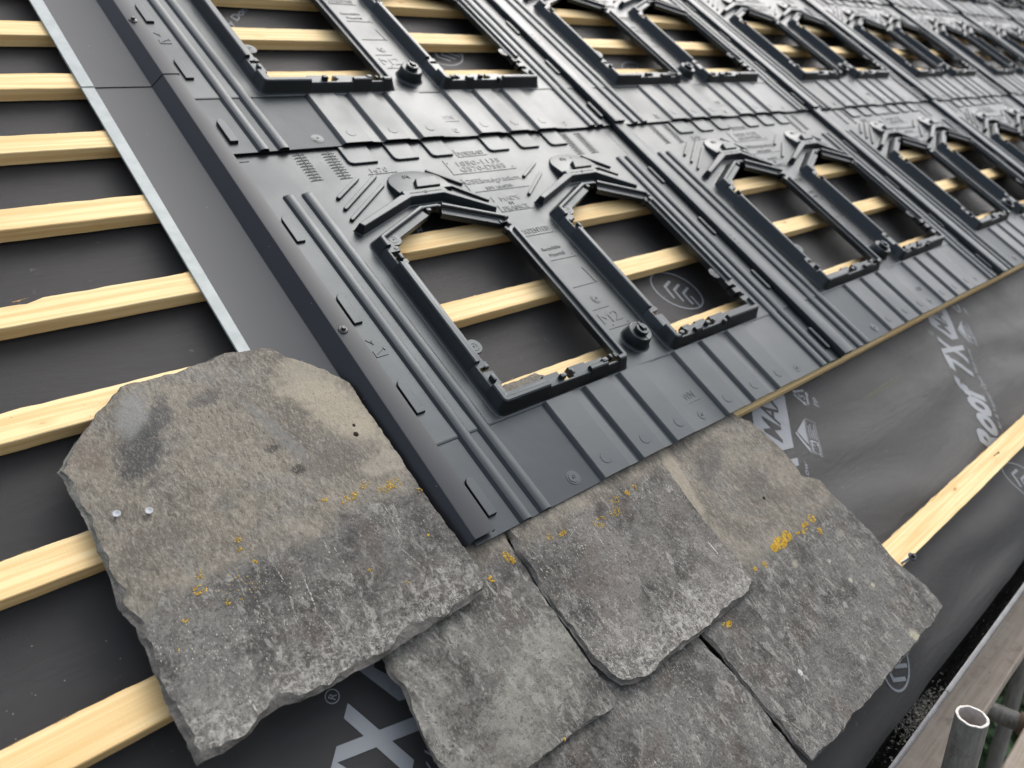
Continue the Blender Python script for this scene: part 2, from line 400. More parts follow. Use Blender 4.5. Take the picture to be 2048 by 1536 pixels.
def rrect(u0, u1, v0, v1, r, n=4):
    P = []
    for cx, cy, q0 in ((u1 - r, v0 + r, -90), (u1 - r, v1 - r, 0), (u0 + r, v1 - r, 90), (u0 + r, v0 + r, 180)):
        for k in range(n + 1):
            q = math.radians(q0 + 90 * k / n); P.append((cx + r * math.cos(q), cy + r * math.sin(q)))
    return P
def cdt(outer, holes=(), extra=()):
    vs, es = [], []
    for L in [outer, *holes]:
        b = len(vs); vs += [Vector(p[:2]) for p in L]; es += [(b + i, b + (i + 1) % len(L)) for i in range(len(L))]
    vs += [Vector(p[:2]) for p in extra]
    r = delaunay_2d_cdt(vs, es, [], 1, 1e-6)
    V = [tuple(p) for p in r[0]]; F = [tuple(f) for f in r[2]]
    def within(x, y, L):
        c = False; n = len(L)
        for i in range(n):
            (x0, y0), (x1, y1) = L[i][:2], L[i - 1][:2]
            if (y0 > y) != (y1 > y) and x < (x1 - x0) * (y - y0) / (y1 - y0) + x0: c = not c
        return c
    if holes: F = [f for f in F if not any(within(sum(V[i][0] for i in f) / len(f), sum(V[i][1] for i in f) / len(f), h) for h in holes)]
    return V, F

def link(name, me, parent=None, mw=None):
    o = bpy.data.objects.new(name, me); col.objects.link(o)
    if parent is not None: o.parent = parent
    elif mw is not None: o.matrix_world = mw
    return o
def tag(o, label=None, cat=None, group=None, kind=None):
    for k, v in (('label', label), ('category', cat), ('group', group), ('kind', kind)):
        if v: o[k] = v
    return o
def roofed(name, me, *tags, **kw):
    return tag(link(name, me, None, ROOF.copy()), *tags, **kw)
def root(name, u=0, v=0, w_=0, extra=None):
    o = bpy.data.objects.new(name, None); col.objects.link(o); o.empty_display_size = .05
    m = ROOF @ Matrix.Translation((u, v, w_))
    o.matrix_world = m @ extra if extra is not None else m
    return o
_txt = {}
def text_geo(s, shear=0.0, fat=0.0, depth=.0):
    key = (s, shear, fat, depth)
    if key in _txt: return _txt[key]
    cu = bpy.data.curves.new('t', 'FONT'); cu.body = s; cu.shear = shear; cu.offset = fat; cu.extrude = depth; cu.resolution_u = 3
    o = bpy.data.objects.new('t', cu); col.objects.link(o)
    dg = bpy.context.evaluated_depsgraph_get(); me = o.evaluated_get(dg).to_mesh()
    V = [tuple(v.co) for v in me.vertices]; F = [tuple(p.vertices) for p in me.polygons]
    o.evaluated_get(dg).to_mesh_clear()
    bpy.data.objects.remove(o); bpy.data.curves.remove(cu)
    x0 = min(v[0] for v in V); x1 = max(v[0] for v in V); y0 = min(v[1] for v in V); y1 = max(v[1] for v in V)
    V = [((v[0] - x0) / (x1 - x0), (v[1] - y0) / (y1 - y0), v[2]) for v in V]
    _txt[key] = (V, F); return V, F
def put_text(mb, s, u0, v0, width, height, w_, depth=.0009, ang=0.0, fat=0.0, shear=0.0):
    V, F = text_geo(s, shear, fat, .5)
    c, n = math.cos(ang), math.sin(ang)
    mb.add([(u0 + x * width * c - y * height * n, v0 + x * width * n + y * height * c, w_ + (z + .5) * depth) for x, y, z in V], F)

# ------------------------------------------------------------------ the roof tray
PU, PV = 1.15, 0.8977
FR = ((.1643, .5092), (.6457, .9908)); FB, FT = .178, .6126
Z0, Z1 = .003, .005          # apron and main sheet levels
def house(a, b):
    return [(a, FB), (b, FB), (b, FT - .004), (b - .006, FT + .004), ((a + b) / 2 + .0215, .683), ((a + b) / 2 - .0215, .683), (a + .006, FT + .004), (a, FT - .004)]
def frame_mesh(a, b, wide):
    P = [(a, FB), (b, FB), (b, FT), ((a + b) / 2 + .021, .684), ((a + b) / 2 - .021, .684), (a, FT)]
    h = .034
    full = [(-.0040, Z1 + .0001), (-.0016, Z1 + .0008), (.0002, Z1 + .003), (.0012, Z1 + .0060), (.0085, h - .006), (.0098, h - .002), (.0125, h), (.0185, h), (.0205, h - .0018), (.0212, h - .006), (.0225, h - .0068), (.031, h - .0068), (.032, h - .0085), (.032, .012)]
    low = [(-.0040, Z1 + .0001), (-.0016, Z1 + .0008), (.0002, Z1 + .003), (.0012, Z1 + .0060), (.0082, h - .0095), (.0090, h - .0078), (.0102, h - .0070), (.014, h - .0068), (.018, h - .0068), (.021, h - .0068), (.026, h - .0068), (.035, h - .0068), (.036, h - .0085), (.036, .012)]
    cut = [(-.0040, Z1 + .0001), (-.0016, Z1 + .0008), (.0002, Z1 + .003), (.0012, Z1 + .0060), (.0082, h - .0095), (.0090, h - .0078), (.0100, h - .0070), (.0110, h - .0068), (.0115, h - .0068), (.012, h - .0068), (.0125, h - .0068), (.013, h - .0070), (.0135, h - .0085), (.0135, .012)]
    chev = [(-.0040, Z1 + .0001), (-.0016, Z1 + .0008), (.0002, Z1 + .003), (.0012, Z1 + .0060), (.0085, h - .006), (.0098, h - .002), (.0115, h), (.0160, h), (.018, h - .0016), (.0188, h - .007), (.0205, h - .0085), (.034, h - .0095), (.035, h - .011), (.035, .012)]
    peak = [(-.0040, Z1 + .0001), (-.0016, Z1 + .0008), (.0002, Z1 + .003), (.0012, Z1 + .0060), (.0085, h - .010), (.0098, h - .007), (.0115, h - .0055), (.0150, h - .0055), (.0155, h - .0056), (.016, h - .0058), (.0165, h - .0060), (.017, h - .0062), (.0175, h - .008), (.0175, .012)]
    S = {'f': full, 'l': low, 'c': cut, 'h': chev, 'p': peak}
    # (edge index, [(fraction along the edge, section from here on)])
    def along(e, pts): return pts
    L01 = b - a
    runs = {
        0: [(0, 'f'), ((.285 - a0_(a)) / L01, 'l'), ((.322 - a0_(a)) / L01, 'c'), ((.350 - a0_(a)) / L01, 'l'), ((.393 - a0_(a)) / L01, 'f'), ((.440 - a0_(a)) / L01, 'c'), ((.474 - a0_(a)) / L01, 'f')] if not wide else
           [(0, 'f'), (.085, 'c'), (.165, 'l'), (.235, 'f'), (.30, 'l'), (.40, 'c'), (.455, 'l'), (.60, 'f')],
        1: ([(0, 'f'), (.90, 'l'), (.925, 'c'), (.955, 'l'), (.975, 'f')] if not wide else [(0, 'f'), (.10, 'l'), (.13, 'c'), (.16, 'l'), (.195, 'c'), (.215, 'l'), (.25, 'f'), (.92, 'l'), (.955, 'f')]),
        2: [(0, 'h'), (.93, 'p')],
        3: [(0, 'p')],
        4: [(0, 'p'), (.07, 'h')],
        5: [(0, 'f'), (.075, 'l'), (.105, 'c'), (.155, 'l'), (.180, 'f'), (.765, 'l'), (.79, 'c'), (.815, 'l'), (.885, 'f')],
    }
    n = len(P); st = []      # stations: list of 3D point lists
    def lineoff(e, d):
        p, q = Vector(P[e]), Vector(P[(e + 1) % n]); t = (q - p).normalized(); nn = Vector((-t.y, t.x)); return p + nn * d, t, nn
    def corner(i, d):
        p0, t0, n0 = lineoff((i - 1) % n, d); p1, t1, n1 = lineoff(i, d)
        cr = t0.x * t1.y - t0.y * t1.x
        s_ = ((p1.x - p0.x) * t1.y - (p1.y - p0.y) * t1.x) / cr
        return p0 + t0 * s_, t0, t1, n0, n1
    R0 = .016
    for e in range(n):
        # corner at start of edge e
        sec0 = S[runs[(e - 1) % n][-1][1]]; sec1 = S[runs[e][0][1]]
        K = 4
        for k in range(K + 1):
            ring = []
            for (d0, w0), (d1, w1) in zip(sec0, sec1):
                f = k / K; d, w_ = d0 + (d1 - d0) * f, w0 + (w1 - w0) * f
                Pc, t0, t1, n0, n1 = corner(e, d)
                rr = max(R0 - d * .75, .002)
                half = math.acos(max(-1, min(1, n0.dot(n1)))) / 2
                bis = (n0 + n1).normalized(); ce = Pc + bis * (rr / math.cos(half))
                a0 = math.atan2(-n0.y, -n0.x); a1 = math.atan2(-n1.y, -n1.x)
                while a1 < a0: a1 += 2 * math.pi
                q = a0 + (a1 - a0) * f
                ring.append((ce.x + rr * math.cos(q), ce.y + rr * math.sin(q), w_))
            st.append(ring)
        p, q = Vector(P[e]), Vector(P[(e + 1) % n]); t = (q - p).normalized(); nn = Vector((-t.y, t.x)); ln = (q - p).length
        R = runs[e]
        for i in range(1, len(R)):
            f = R[i][0]
            for k, sec in ((-1, S[R[i - 1][1]]), (1, S[R[i][1]])):
                o = p + t * (f * ln + k * .0004)
                st.append([tuple(o + nn * d) + (w_,) for d, w_ in sec])
    mb = MB(); m = len(st[0]); k = len(st); base = len(mb.v)
    for r in st: mb.v += r
    for i in range(k):
        j = (i + 1) % k
        for c in range(m - 1): mb.f.append((base + i * m + c, base + j * m + c, base + j * m + c + 1, base + i * m + c + 1))
    # clip hooks standing in the gaps
    def hook(u, v, du, dv, w0=.018, w1=h + .002):
        mb.prism(rrect(u - du, u + du, v - dv, v + dv, min(du, dv) * .6, 3), w0, w1, .0015, .0005, True)
    if not wide:
        hook(a + .0215, .547, .0040, .0075); hook(a + .030, .574, .006, .004, .019, .028)
        hook(a + .0215, .240, .0040, .0075); hook(a + .030, .270, .006, .004, .019, .028)
        hook(.322, FB + .020, .0075, .0050); hook(.354, FB + .024, .004, .0055, .018, .030)
        hook(.436, FB + .020, .0075, .0050); hook(.462, FB + .026, .004, .0050, .018, .030)
    else:
        hook(a + .0215, .540, .0040, .0075); hook(a + .020, .566, .006, .004, .019, .028)
        hook(a + .034, FB + .018, .0070, .0050); hook(a + .060, FB + .022, .004, .0050, .018, .030)
        hook(a + .130, FB + .019, .0070, .0050); hook(a + .162, FB + .022, .004, .0050, .018, .030)
        hook(a + .188, FB + .010, .0050, .0050, .018, .034)
    hook(b - .0220, .5835, .0035, .0050, .018, h - .001)
    if wide: hook(b - .0220, .240, .0030, .0045, .018, h - .002); hook(b - .0220, .268, .0030, .0045, .018, h - .002)
    hook((a + b) / 2 - .010, .6605, .006, .0045, .012, .029)
    # round locating pads on the inner flange
    for c in ((a + .040, FT - .013), ((b - .038, .318) if wide else (a + .037, .317))):
        mb.cyl(c, [(.0165, .0215), (.0165, .0245), (.0158, .0252), (.0105, .0252), (.0100, .0258), (.0060, .0258), (.0057, .0252), (.0022, .0252), (.0018, .0262)], 20)
    return mb.mesh('opening_frame', M_TRAY, 24)
def a0_(a): return a

def build_tray():
    """meshes of one tray in its own axes; returns [(part name, mesh)]"""
    parts = []
    # ---- sheet
    sh = MB()
    holes = [inset(house(a, b), .010) for a, b in FR]
    outer = [(-.012, .176), (1.131, .176), (1.131, .955), (-.012, .955)]
    grid = []
    def inside(u, v):
        for a, b in FR:
            if a - .01 < u < b + .01 and FB - .01 < v < .70: return True
        return False
    V, F = cdt(outer, holes)
    sh.add([(x, y, Z1) for x, y in V], F)
    # lip over the apron
    sh.rings([[(-.012, .1725, Z0 - .001), (1.131, .1725, Z0 - .001)], [(-.012, .1728, Z1 - .0006), (1.131, .1728, Z1 - .0006)], [(-.012, .176, Z1), (1.131, .176, Z1)]], False, False)
    # ribs beside the frames
    def rib(u0t, u0b, wd, vt):
        pr = [(0, Z0 - .001), (.0028, .0062), (.0065, .0096), (.011, .0112), (.016, .0116), (wd - .0035, .0112), (wd - .0012, .0102), (wd, .006), (wd + .0012, Z0 - .001)]
        R = []
        n_ = 14
        for k in range(n_ + 1):
            f = k / n_; v = vt * f; u0 = u0b + (u0t - u0b) * f
            lift = 0.0 if v > .176 else -.0016
            R.append([(u0 + x, v, w_ + (lift if w_ > .004 else 0)) for x, w_ in pr])
        R.append([(u0t + .002 + x * .9, vt + .003, Z1 + (w_ - Z1) * .75) for x, w_ in pr])
        R.append([(u0t + .003 + x * .85, vt + .006, min(w_, Z1 - .0005)) for x, w_ in pr])
        sh.rings([list(reversed(r)) for r in R], False, False)
        r0 = R[0]; sh.rings([[(x, y, w_ - .003) for x, y, w_ in r0], r0], False, False)
    rib(.0605, .0735, .0245, .768); rib(.0995, .1155, .0255, .768)
    rib(1.0300, 1.0335, .0270, .768); rib(1.0660, 1.0685, .0250, .768)
    # channel on the right-hand side
    prof = [(1.093, Z1 + .0004), (1.096, Z1 - .001), (1.098, -.002), (1.100, -.003), (1.133, -.003), (1.138, -.003), (1.1395, .006)]
    sh.profile_u(prof, .0, .955)
    # clip lugs in the channel
    for v0, v1 in ((.030, .102), (.236, .308), (.440, .512), (.648, .720)):
        sh.bar((1.1195, v0 + .007), (1.1195, v1 - .007), .013, -.003, .0100, .0016, 4)
        sh.prism([(.0310, v0), (.0480, v0), (.0480, v1 - .012), (.0467, v1 - .0068), (.0435, v1 - .0022), (.0395, v1), (.0355, v1 - .0022), (.0323, v1 - .0068), (.0310, v1 - .012)], Z0, .0095, .0010, .0003)
    # landing pads at the top edge where the next row rests
    TON = ((.249, .320), (.362, .428), (.464, .524), (.636, .700), (.740, .802), (.845, .906))
    for k, (u0, u1) in enumerate(TON):
        P = [(u0 + .012, .840), (u1, .840), (u1, .948), (u0, .948), (u0, .852), (u0 + .003, .844)]
        sh.prism(P, Z1 - .001, Z1 + .0048, .0016, .0012)
    # diagonal stiffeners above the openings
    for (a, b) in (((.171, .748), (.242, .797)), ((.169, .716), (.285, .798)), ((.166, .685), (.287, .769)), ((.419, .797), (.480, .746)), ((.437, .752), (.512, .684)),
                   ((.914, .789), (.976, .739)), ((.871, .787), (.977, .708)), ((.872, .760), (.974, .688)), ((.738, .784), (.671, .744)), ((.728, .746), (.640, .684))):
        sh.bar(a, b, .0095, Z1 - .001, Z1 + .0055, .0014, 4)
    # round pads near the centre strip and edges, ring marks
    def ring(c, r, w_):
        sh.cyl(c, [(r, w_ - .0002), (r - .0006, w_ + .0010), (r - .0018, w_ + .0010), (r - .0024, w_ + .0001)], 24)
    def target(c, w_, r=.0125):
        sh.cyl(c, [(r, w_ - .0003), (r - .0006, w_ + .0007), (r * .74, w_ + .0007), (r * .70, w_ + .0014), (r * .30, w_ + .0014), (r * .25, w_ + .0009), (.0022, w_ + .0009), (.0016, w_ + .0022)], 24)
    target((.573, .355), Z1, .013)
    sh.cyl((1.06 - .92, .86), [(.001, Z1), (.0008, Z1 + .001)], 8)
    parts.append(('base_sheet', sh.mesh('base_sheet', M_TRAY, 21)))

    # ---- stepped apron
    ap = MB()
    RID = ((.2665, .3360), (.3710, .4350), (.4700, .5300), (.6440, .7080), (.7430, .8040), (.8420, .9050))
    prof = [(-.012, Z0)]
    for u0, u1 in RID:
        k = Z0 + .0072
        prof += [(u0 - .0075, Z0 - .0002), (u0 - .0045, Z0 + .0008), (u0 + .0015, k - .0012), (u0 + .0045, k), (u1 - .0004, k - .0006), (u1, k - .0010), (u1 + .0002, k - .0042), (u1 + .0014, k - .0042), (u1 + .0016, k - .0026), (u1 + .024, k - .0046)]
        if u1 not in (.4350,) and False: prof.append((u1 + .03, Z0))
    # let the long flats come back down to the sheet
    fixed = []
    for i, q in enumerate(prof):
        fixed.append(q)
        if abs(q[0] - (.5300 + .024)) < 1e-6: fixed.append((.5300 + .050, Z0 + .0005))
        if abs(q[0] - (.9050 + .024)) < 1e-6: fixed.append((.9050 + .050, Z0 + .0005))
    fixed.append((1.131, Z0))
    ap.profile_u(fixed, 0, .1735)
    # sloping heads of the raised bands
    for u0, u1 in RID:
        ap.rings([[(u0 - .002, .1735, Z0), (u1, .1735, Z0)], [(u0, .170, Z0 + .0062), (u1, .170, Z0 + .0062)]], False, False)
    def ring2(c, r, w_):
        ap.cyl(c, [(r, w_ - .0012), (r, w_ + .0007), (r - .0004, w_ + .0010)], 26)
    for u in (.3005, .4085, .5115, .6770, .7790, .8780): ring2((u, .032), .0115, Z0 + .0066)
    for c in ((.2185, .028), (.5855, .025), (.957, .024)):
        P = capsule((c[0] - .006, c[1] - .004), (c[0] - .001, c[1] + .004), .026, 6)
        ap.cyl(c, [(.0135, Z0 - .0002), (.0134, Z0 + .0006), (.0098, Z0 + .0006), (.0097, Z0 + .0014), (.0036, Z0 + .0014), (.0035, Z0 + .0008), (.0020, Z0 + .0008), (.0016, Z0 + .0020)], 24)
    parts.append(('apron', ap.mesh('apron', M_TRAY, 21)))

    # ---- frames round the two openings
    for i, (a, b) in enumerate(FR): parts.append(('opening_frame', frame_mesh(a, b, i == 1)))

    # ---- water deflectors with their domes
    for i, du in enumerate((0, .4815)):
        d = MB()
        P = [(.166 + du, .6425), (.3145 + du, .7035), (.3975 + du, .7035), (.497 + du, .636), (.504 + du, .646), (.412 + du, .7115), (.410 + du, .7275), (.300 + du, .7275), (.299 + du, .7165), (.2925 + du, .7165), (.1575 + du, .6555)]
        R = [[(x, y, Z1 - .0005) for x, y in inset(P, -.0045)], [(x, y, Z1 + .0012) for x, y in inset(P, -.002)], [(x, y, .024) for x, y in inset(P, .0014)], [(x, y, .0252) for x, y in inset(P, .0018)], [(x, y, .0262) for x, y in inset(P, .0032)]]
        d.rings(R, True, False)
        V, F = cdt(R[-1]); d.add([(x, y, .0262) for x, y in V], F)
        # slot and hole on the top
        d.prism([(.316 + du, .7148), (.397 + du, .7148), (.397 + du, .7164), (.316 + du, .7164)], .0258, .0270, .0002, 0)
        d.cyl((.356 + du, .7156), [(.0038, .0258), (.0036, .0274), (.0024, .0274), (.0022, .0266)], 14)
        # dome
        D = [(.298 + du, .727), (.438 + du, .727), (.438 + du, .752)]
        for k in range(13):
            q = math.pi * k / 12; D.append((.366 + du + .0715 * math.cos(q) * (1 if k < 6 else .96), .757 + .050 * math.sin(q)))
        D.append((.298 + du, .752))
        ht = lambda y: Z1 + .0006 + .0150 * max(0, (.8075 - y) / .0805)
        R = [[(x, y, Z1 - .0005) for x, y in inset(D, -.0012)], [(x, y, ht(y) - .0014) for x, y in inset(D, .0006)], [(x, y, ht(y) - .0004) for x, y in inset(D, .0010)], [(x, y, ht(y)) for x, y in inset(D, .0022)]]
        d.rings(R, True, True)
        # block on the dome
        B = [(.338 + du, .7265), (.406 + du, .7265), (.411 + du, .758), (.374 + du, .7605), (.352 + du, .757)]
        d.prism(B, .008, .0285, .0012, .0030)
        put_text(d, 'PV', .345 + du, .777, .021, .0115, .0098, .0024, math.radians(-8))
        parts.append(('deflector', d.mesh('deflector', M_TRAY, 21)))

    # ---- screw boss
    b = MB(); c = (.580, .232)
    b.cyl(c, [(.0355, Z1 - .0003), (.0325, Z1 + .0014), (.0305, Z1 + .0045), (.0265, .030), (.0255, .0318), (.0240, .0325), (.0150, .0318), (.0148, .0400), (.0138, .0412), (.0090, .0412), (.0080, .0380), (.0052, .0380), (.0050, .0445), (.0042, .0452)], 32)
    b.prism([(c[0] - .001, c[1] - .025), (c[0] + .001, c[1] - .025), (c[0] + .001, c[1] - .014), (c[0] - .001, c[1] - .014)], .030, .0332, .0003, 0)
    b.prism([(c[0] - .0028, c[1] + .004), (c[0] + .0028, c[1] + .004), (c[0] + .0028, c[1] + .0155), (c[0] - .0028, c[1] + .0155)], .0385, .0428, .0006, 0)
    parts.append(('screw_boss', b.mesh('screw_boss', M_TRAY, 21)))

    # ---- raised lettering
    t = MB(); D = .0009
    put_text(t, 'PORTRAIT', .541, .8385, .076, .0125, Z1, D)
    put_text(t, '1850-1135', .514, .8035, .130, .0155, Z1, D)
    put_text(t, 'G570-D585', .511, .7835, .136, .0155, Z1, D)
    put_text(t, 'GSEInt\u00e9gration', .493, .7365, .164, .0205, Z1, D, math.radians(-.8))
    put_text(t, 'BIPV LEADER', .538, .7180, .080, .0085, Z1, D)
    put_text(t, 'MADE', .549, .6760, .058, .0130, Z1, D)
    put_text(t, 'IN', .5650, .6625, .013, .0095, Z1, D)
    put_text(t, 'FRANCE', .538, .6450, .074, .0130, Z1, D)
    put_text(t, 'PATENTED', .529, .5665, .084, .0145, Z1, D)
    put_text(t, 'Recyclable', .544, .5070, .056, .0125, Z1, D)
    put_text(t, 'Material', .552, .4905, .044, .0098, Z1, D)
    put_text(t, 'M2', .5405, .2890, .058, .0270, Z1, D)
    put_text(t, 'DOWN', .5480, .0655, .062, .0160, Z0, D)
    put_text(t, '1670', .287, .8125, .042, .0135, Z1, D)
    def ln(x0, y0, x1, y1, wd=.0010, z=Z1):
        p, q = Vector((x0, y0)), Vector((x1, y1)); e = (q - p).normalized(); nn = Vector((-e.y, e.x)) * wd / 2
        t.prism([tuple(p - nn), tuple(q - nn), tuple(q + nn), tuple(p + nn)], z - .0003, z + .0010, .0002, 0)
    for L in ((.535, .860, .535, .834), (.535, .834, .622, .834), (.483, .828, .483, .778), (.483, .778, .672, .776), (.490, .761, .490, .716), (.500, .7145, .663, .712),
              (.528, .693, .528, .676), (.527, .664, .527, .643), (.527, .643, .622, .641), (.533, .5605, .616, .559), (.543, .4800, .621, .4785), (.540, .3970, .618, .3970),
              (.541, .2735, .620, .2725), (.540, .3290, .590, .3290), (.276, .8075, .348, .8075), (.545, .0870, .545, .0590), (.545, .0590, .618, .0575), (.608, .444, .612, .399),
              (.025, .8800, .048, .8800), (.025, .8800, .025, .872), (.032, .404, .041, .392), (.041, .390, .041, .400), (.032, .378, .032, .364), (.032, .364, .055, .364), (.037, .370, .052, .378), (.053, .380, .055, .374)):
        ln(*L, z=Z0 if L[1] < .1 and L[0] > .5 else Z1)
    for c in ((.490, .817), (.666, .784), (.614, .487), (.611, .397 + .008), (.608, .573), (.605, .279), (.560, .281)):
        t.cyl(c, [(.0016, Z1), (.0014, Z1 + .0012)], 8)
    for u0, u1, va, vb in ((.142, .170, .806, .893), (.205, .236, .803, .893), (.908, .938, .800, .880), (.962, .994, .800, .880)):
        ln((u0 + u1) / 2, va, (u0 + u1) / 2 + .002, vb, .0008)
        k = 0; v = va
        while v < vb:
            ln(u0, v, u1, v + .0008, .0007)
            put_text(t, '16%d' % (70 - k), u0 + .005, v + .0012, .009, .0036, Z1, .0007)
            put_text(t, '11%d' % (35 + k), u0 + .017, v + .0012, .009, .0036, Z1, .0007)
            v += .0088; k += 5
    parts.append(('raised_lettering', t.mesh('raised_lettering', M_TRAY, 21)))
    return parts
TRAY = build_tray()
def band_mesh():
    """folded strip on the left edge that laps over the neighbour's channel"""
    b = MB()
    pr = [(-.0150, -.001), (-.0150, .0175), (-.0142, .0190), (-.0128, .0196), (.027, .0196), (.0285, .0190), (.0292, .0175), (.0292, Z0)]
    b.rings([list(reversed([(u, v, w_) for u, w_ in pr])) for v in (-.002, .44, .953)], False, False)
    b.rings([[(u, -.002, w_) for u, w_ in pr], [(u + (.003 if i < 4 else -.003), -.002, w_ - (.003 if 0 < i < 7 else 0)) for i, (u, w_) in enumerate(pr)]], False, False)
    for v in (.388, .420): b.prism([(-.004, v), (.006, v), (.006, v + .0012), (-.004, v + .0012)], .0194, .0204, .0002, 0)
    b.cyl((.001, .405), [(.0024, .0194), (.0022, .0206)], 10)
    return b.mesh('lap_strip', M_TRAY, 32)
BAND = band_mesh()
TILT = math.atan(.0085 / .9)
ROWN = ('lower', 'middle', 'upper')
ORD = ('first', 'second', 'third', 'fourth', 'fifth', 'sixth', 'seventh', 'eighth')
trays = [(i, 0) for i in range(6)] + [(i, 1) for i in range(8)] + [(i, 2) for i in range(3, 8)]
LAB = {(0, 0): 'whole black plastic tray nearest the camera, its apron lying on the old slates',
       (0, 1): 'black plastic tray beside the flashing seam, lapping onto the nearest tray',
       (1, 0): 'black plastic tray in the lower row, directly right of the nearest whole tray'}
for (i, j) in trays:
    r = root('solar_tray', i * PU, j * PV, .0025, Matrix.Rotation(-TILT, 4, 'X'))
    lab = LAB.get((i, j)) or 'black plastic tray with two openings, %s from the flashing in the %s row' % (ORD[i], ROWN[j])
    tag(r, lab, 'roof tray', 'solar mounting trays laid in rows on the roof')
    for nm, me in TRAY: link(nm, me, r)
    if i > 0: link('lap_strip', BAND, r)

# ------------------------------------------------------------------ edge flashing (two lapped lengths)
def flashing(v0, v1, dz):
    mb = MB(); hem = MB()
    def prof(v):
        re = .0222 - .0092 * v + (.004 if v > 1.1 else 0)
        bl = -.0400 + .006 * max(0, v - .6); tl = -.0165
        return [(-.1605 - .004 * (1.4 - v), -.0085 + dz), (bl - .0015, -.0085 + dz), (bl, -.0080 + dz), (bl + .0012, -.0064 + dz), (tl - .0012, .0178 + dz), (tl, .0192 + dz), (tl + .0018, .0197 + dz), (re, .0200 + dz), (re + .0002, .0188 + dz), (re - .0002, .0100 + dz)]
    vs = [v0 + (v1 - v0) * k / 8 for k in range(9)]
    mb.rings([[(u, v, w_) for u, w_ in reversed(prof(v))] for v in vs], False, False)
    mb.rings([[(u, v0, w_ - .0014) for u, w_ in prof(v0)], [(u, v0, w_) for u, w_ in prof(v0)]], False, False)
    # open end: inner return of the fold
    p = prof(v0)
    hem_w = lambda v: (-.1640 - .0048 * (1.4 - v), -.1395 - .0100 * (1.4 - v))
    R = []
    for v in vs:
        a, b = hem_w(v)
        R.append([(a, v, -.0105 + dz), (a, v, -.0072 + dz), (a + .0008, v, -.0064 + dz), (b - .0004, v, -.0064 + dz), (b, v, -.0070 + dz), (b, v, -.0086 + dz)])
    hem.rings([list(reversed(r)) for r in R], False, False)
    hem.rings([R[0], [(u, v, w_ - .0005) for u, v, w_ in R[0]]], False, False)
    return mb.mesh('flashing_sheet', M_FLASH, 20), hem.mesh('folded_hem', M_GALV, 20)
for k, (v0, v1, dz, lab) in enumerate(((.006, 1.25, 0, 'long charcoal metal edge flashing beside the nearest tray, running under the big slate'), (1.132, 2.45, .0016, 'upper charcoal metal edge flashing, its end lapped over the lower length'))):
    r = root('edge_flashing'); tag(r, lab, 'flashing', 'lengths of edge flashing')
    a, b = flashing(v0, v1, dz); link('flashing_sheet', a, r); link('folded_hem', b, r)

def hex_screw(u, v, w_, label, proud=0.0, tilt=None):
    r = root('roofing_screw', u, v, w_, tilt)
    tag(r, label, 'screw', 'black hex-head roofing screws')
    h = MB(); z = proud
    h.cyl((0, 0), [(.0085, z), (.0088, z + .0008), (.0075, z + .0022), (.0062, z + .0026)], 22)
    link('washer', h.mesh('washer', M_BLKSCREW, 30), r)
    h = MB(); h.cyl((0, 0), [(.0058, z + .0026), (.0058, z + .0032), (.0043, z + .0036)], 20)
    h.cyl((0, 0), [(.0043, z + .0034), (.0043, z + .0072), (.0036, z + .0080)], 6)
    link('screw_head', h.mesh('screw_head', M_BLKSCREW, 30), r)
    if proud > 0:
        h = MB(); n = 160; R = []
        for k in range(n):
            q = k / 10 * 2 * math.pi
            R.append((math.cos(q), math.sin(q), -.012 + (z + .012) * k / n))
        h.tube([(0, 0, -.012), (0, 0, z)], .0020, 12)
        for k in range(11):
            zz = (k + .5) / 11 * z; h.cyl((0, 0), [(.0020, zz - .0006), (.0030, zz), (.0020, zz + .0006)], 12)
        link('threaded_shank', h.mesh('threaded_shank', M_ZINC, 30), r)
hex_screw(-.0034, .4240, .0198, 'black hex screw in the flashing below the nearest deflector')
hex_screw(-.0044, 1.3153, .0214, 'black hex screw in the upper flashing near the top of the photo')

# ------------------------------------------------------------------ battens
BV = [(-.006, .045), (.199, .246), (.402, .449), (.590, .636), (.785, .833), (.967, 1.012), (1.140, 1.187), (1.308, 1.357), (1.485, 1.533), (1.665, 1.712), (1.845, 1.892), (2.025, 2.072), (2.205, 2.252), (2.385, 2.432)]
BT = -.0120; BB = -.0370
PLACE = ['pale pine batten along the lower tray edge, cut below the big slate', 'pale pine batten just above the lower tray edge, running under the big slate', 'pale pine batten meeting the top corner of the big slate', 'pale pine batten with a chipped upper edge at far left',
         'pale pine batten crossing beside the two lower capsule lugs, fifth from the eaves', 'sixth pine batten from the trays\u2019 lower edge, frayed where it meets the flashing', 'pine batten meeting the flashing just above its lap seam', 'pine batten crossing the bottom of the upper left openings',
         'ninth pine batten up from the tray edge', 'tenth pine batten up from the tray edge', 'eleventh pine batten up from the tray edge', 'twelfth pine batten up from the tray edge', 'thirteenth pine batten up from the tray edge', 'topmost pine batten of the roof']
PLACE[4] = 'fifth pine batten up from the tray edge, second above the chipped one'
PLACE[3] = 'fourth pine batten up from the tray edge, its upper edge chipped at far left'
PLACE[5] = 'sixth pine batten up from the tray edge, splintered where it meets the flashing'
PLACE[6] = 'seventh pine batten up from the tray edge, just above the flashing seam'
PLACE[7] = 'eighth pine batten up from the tray edge, crossing the upper left openings'
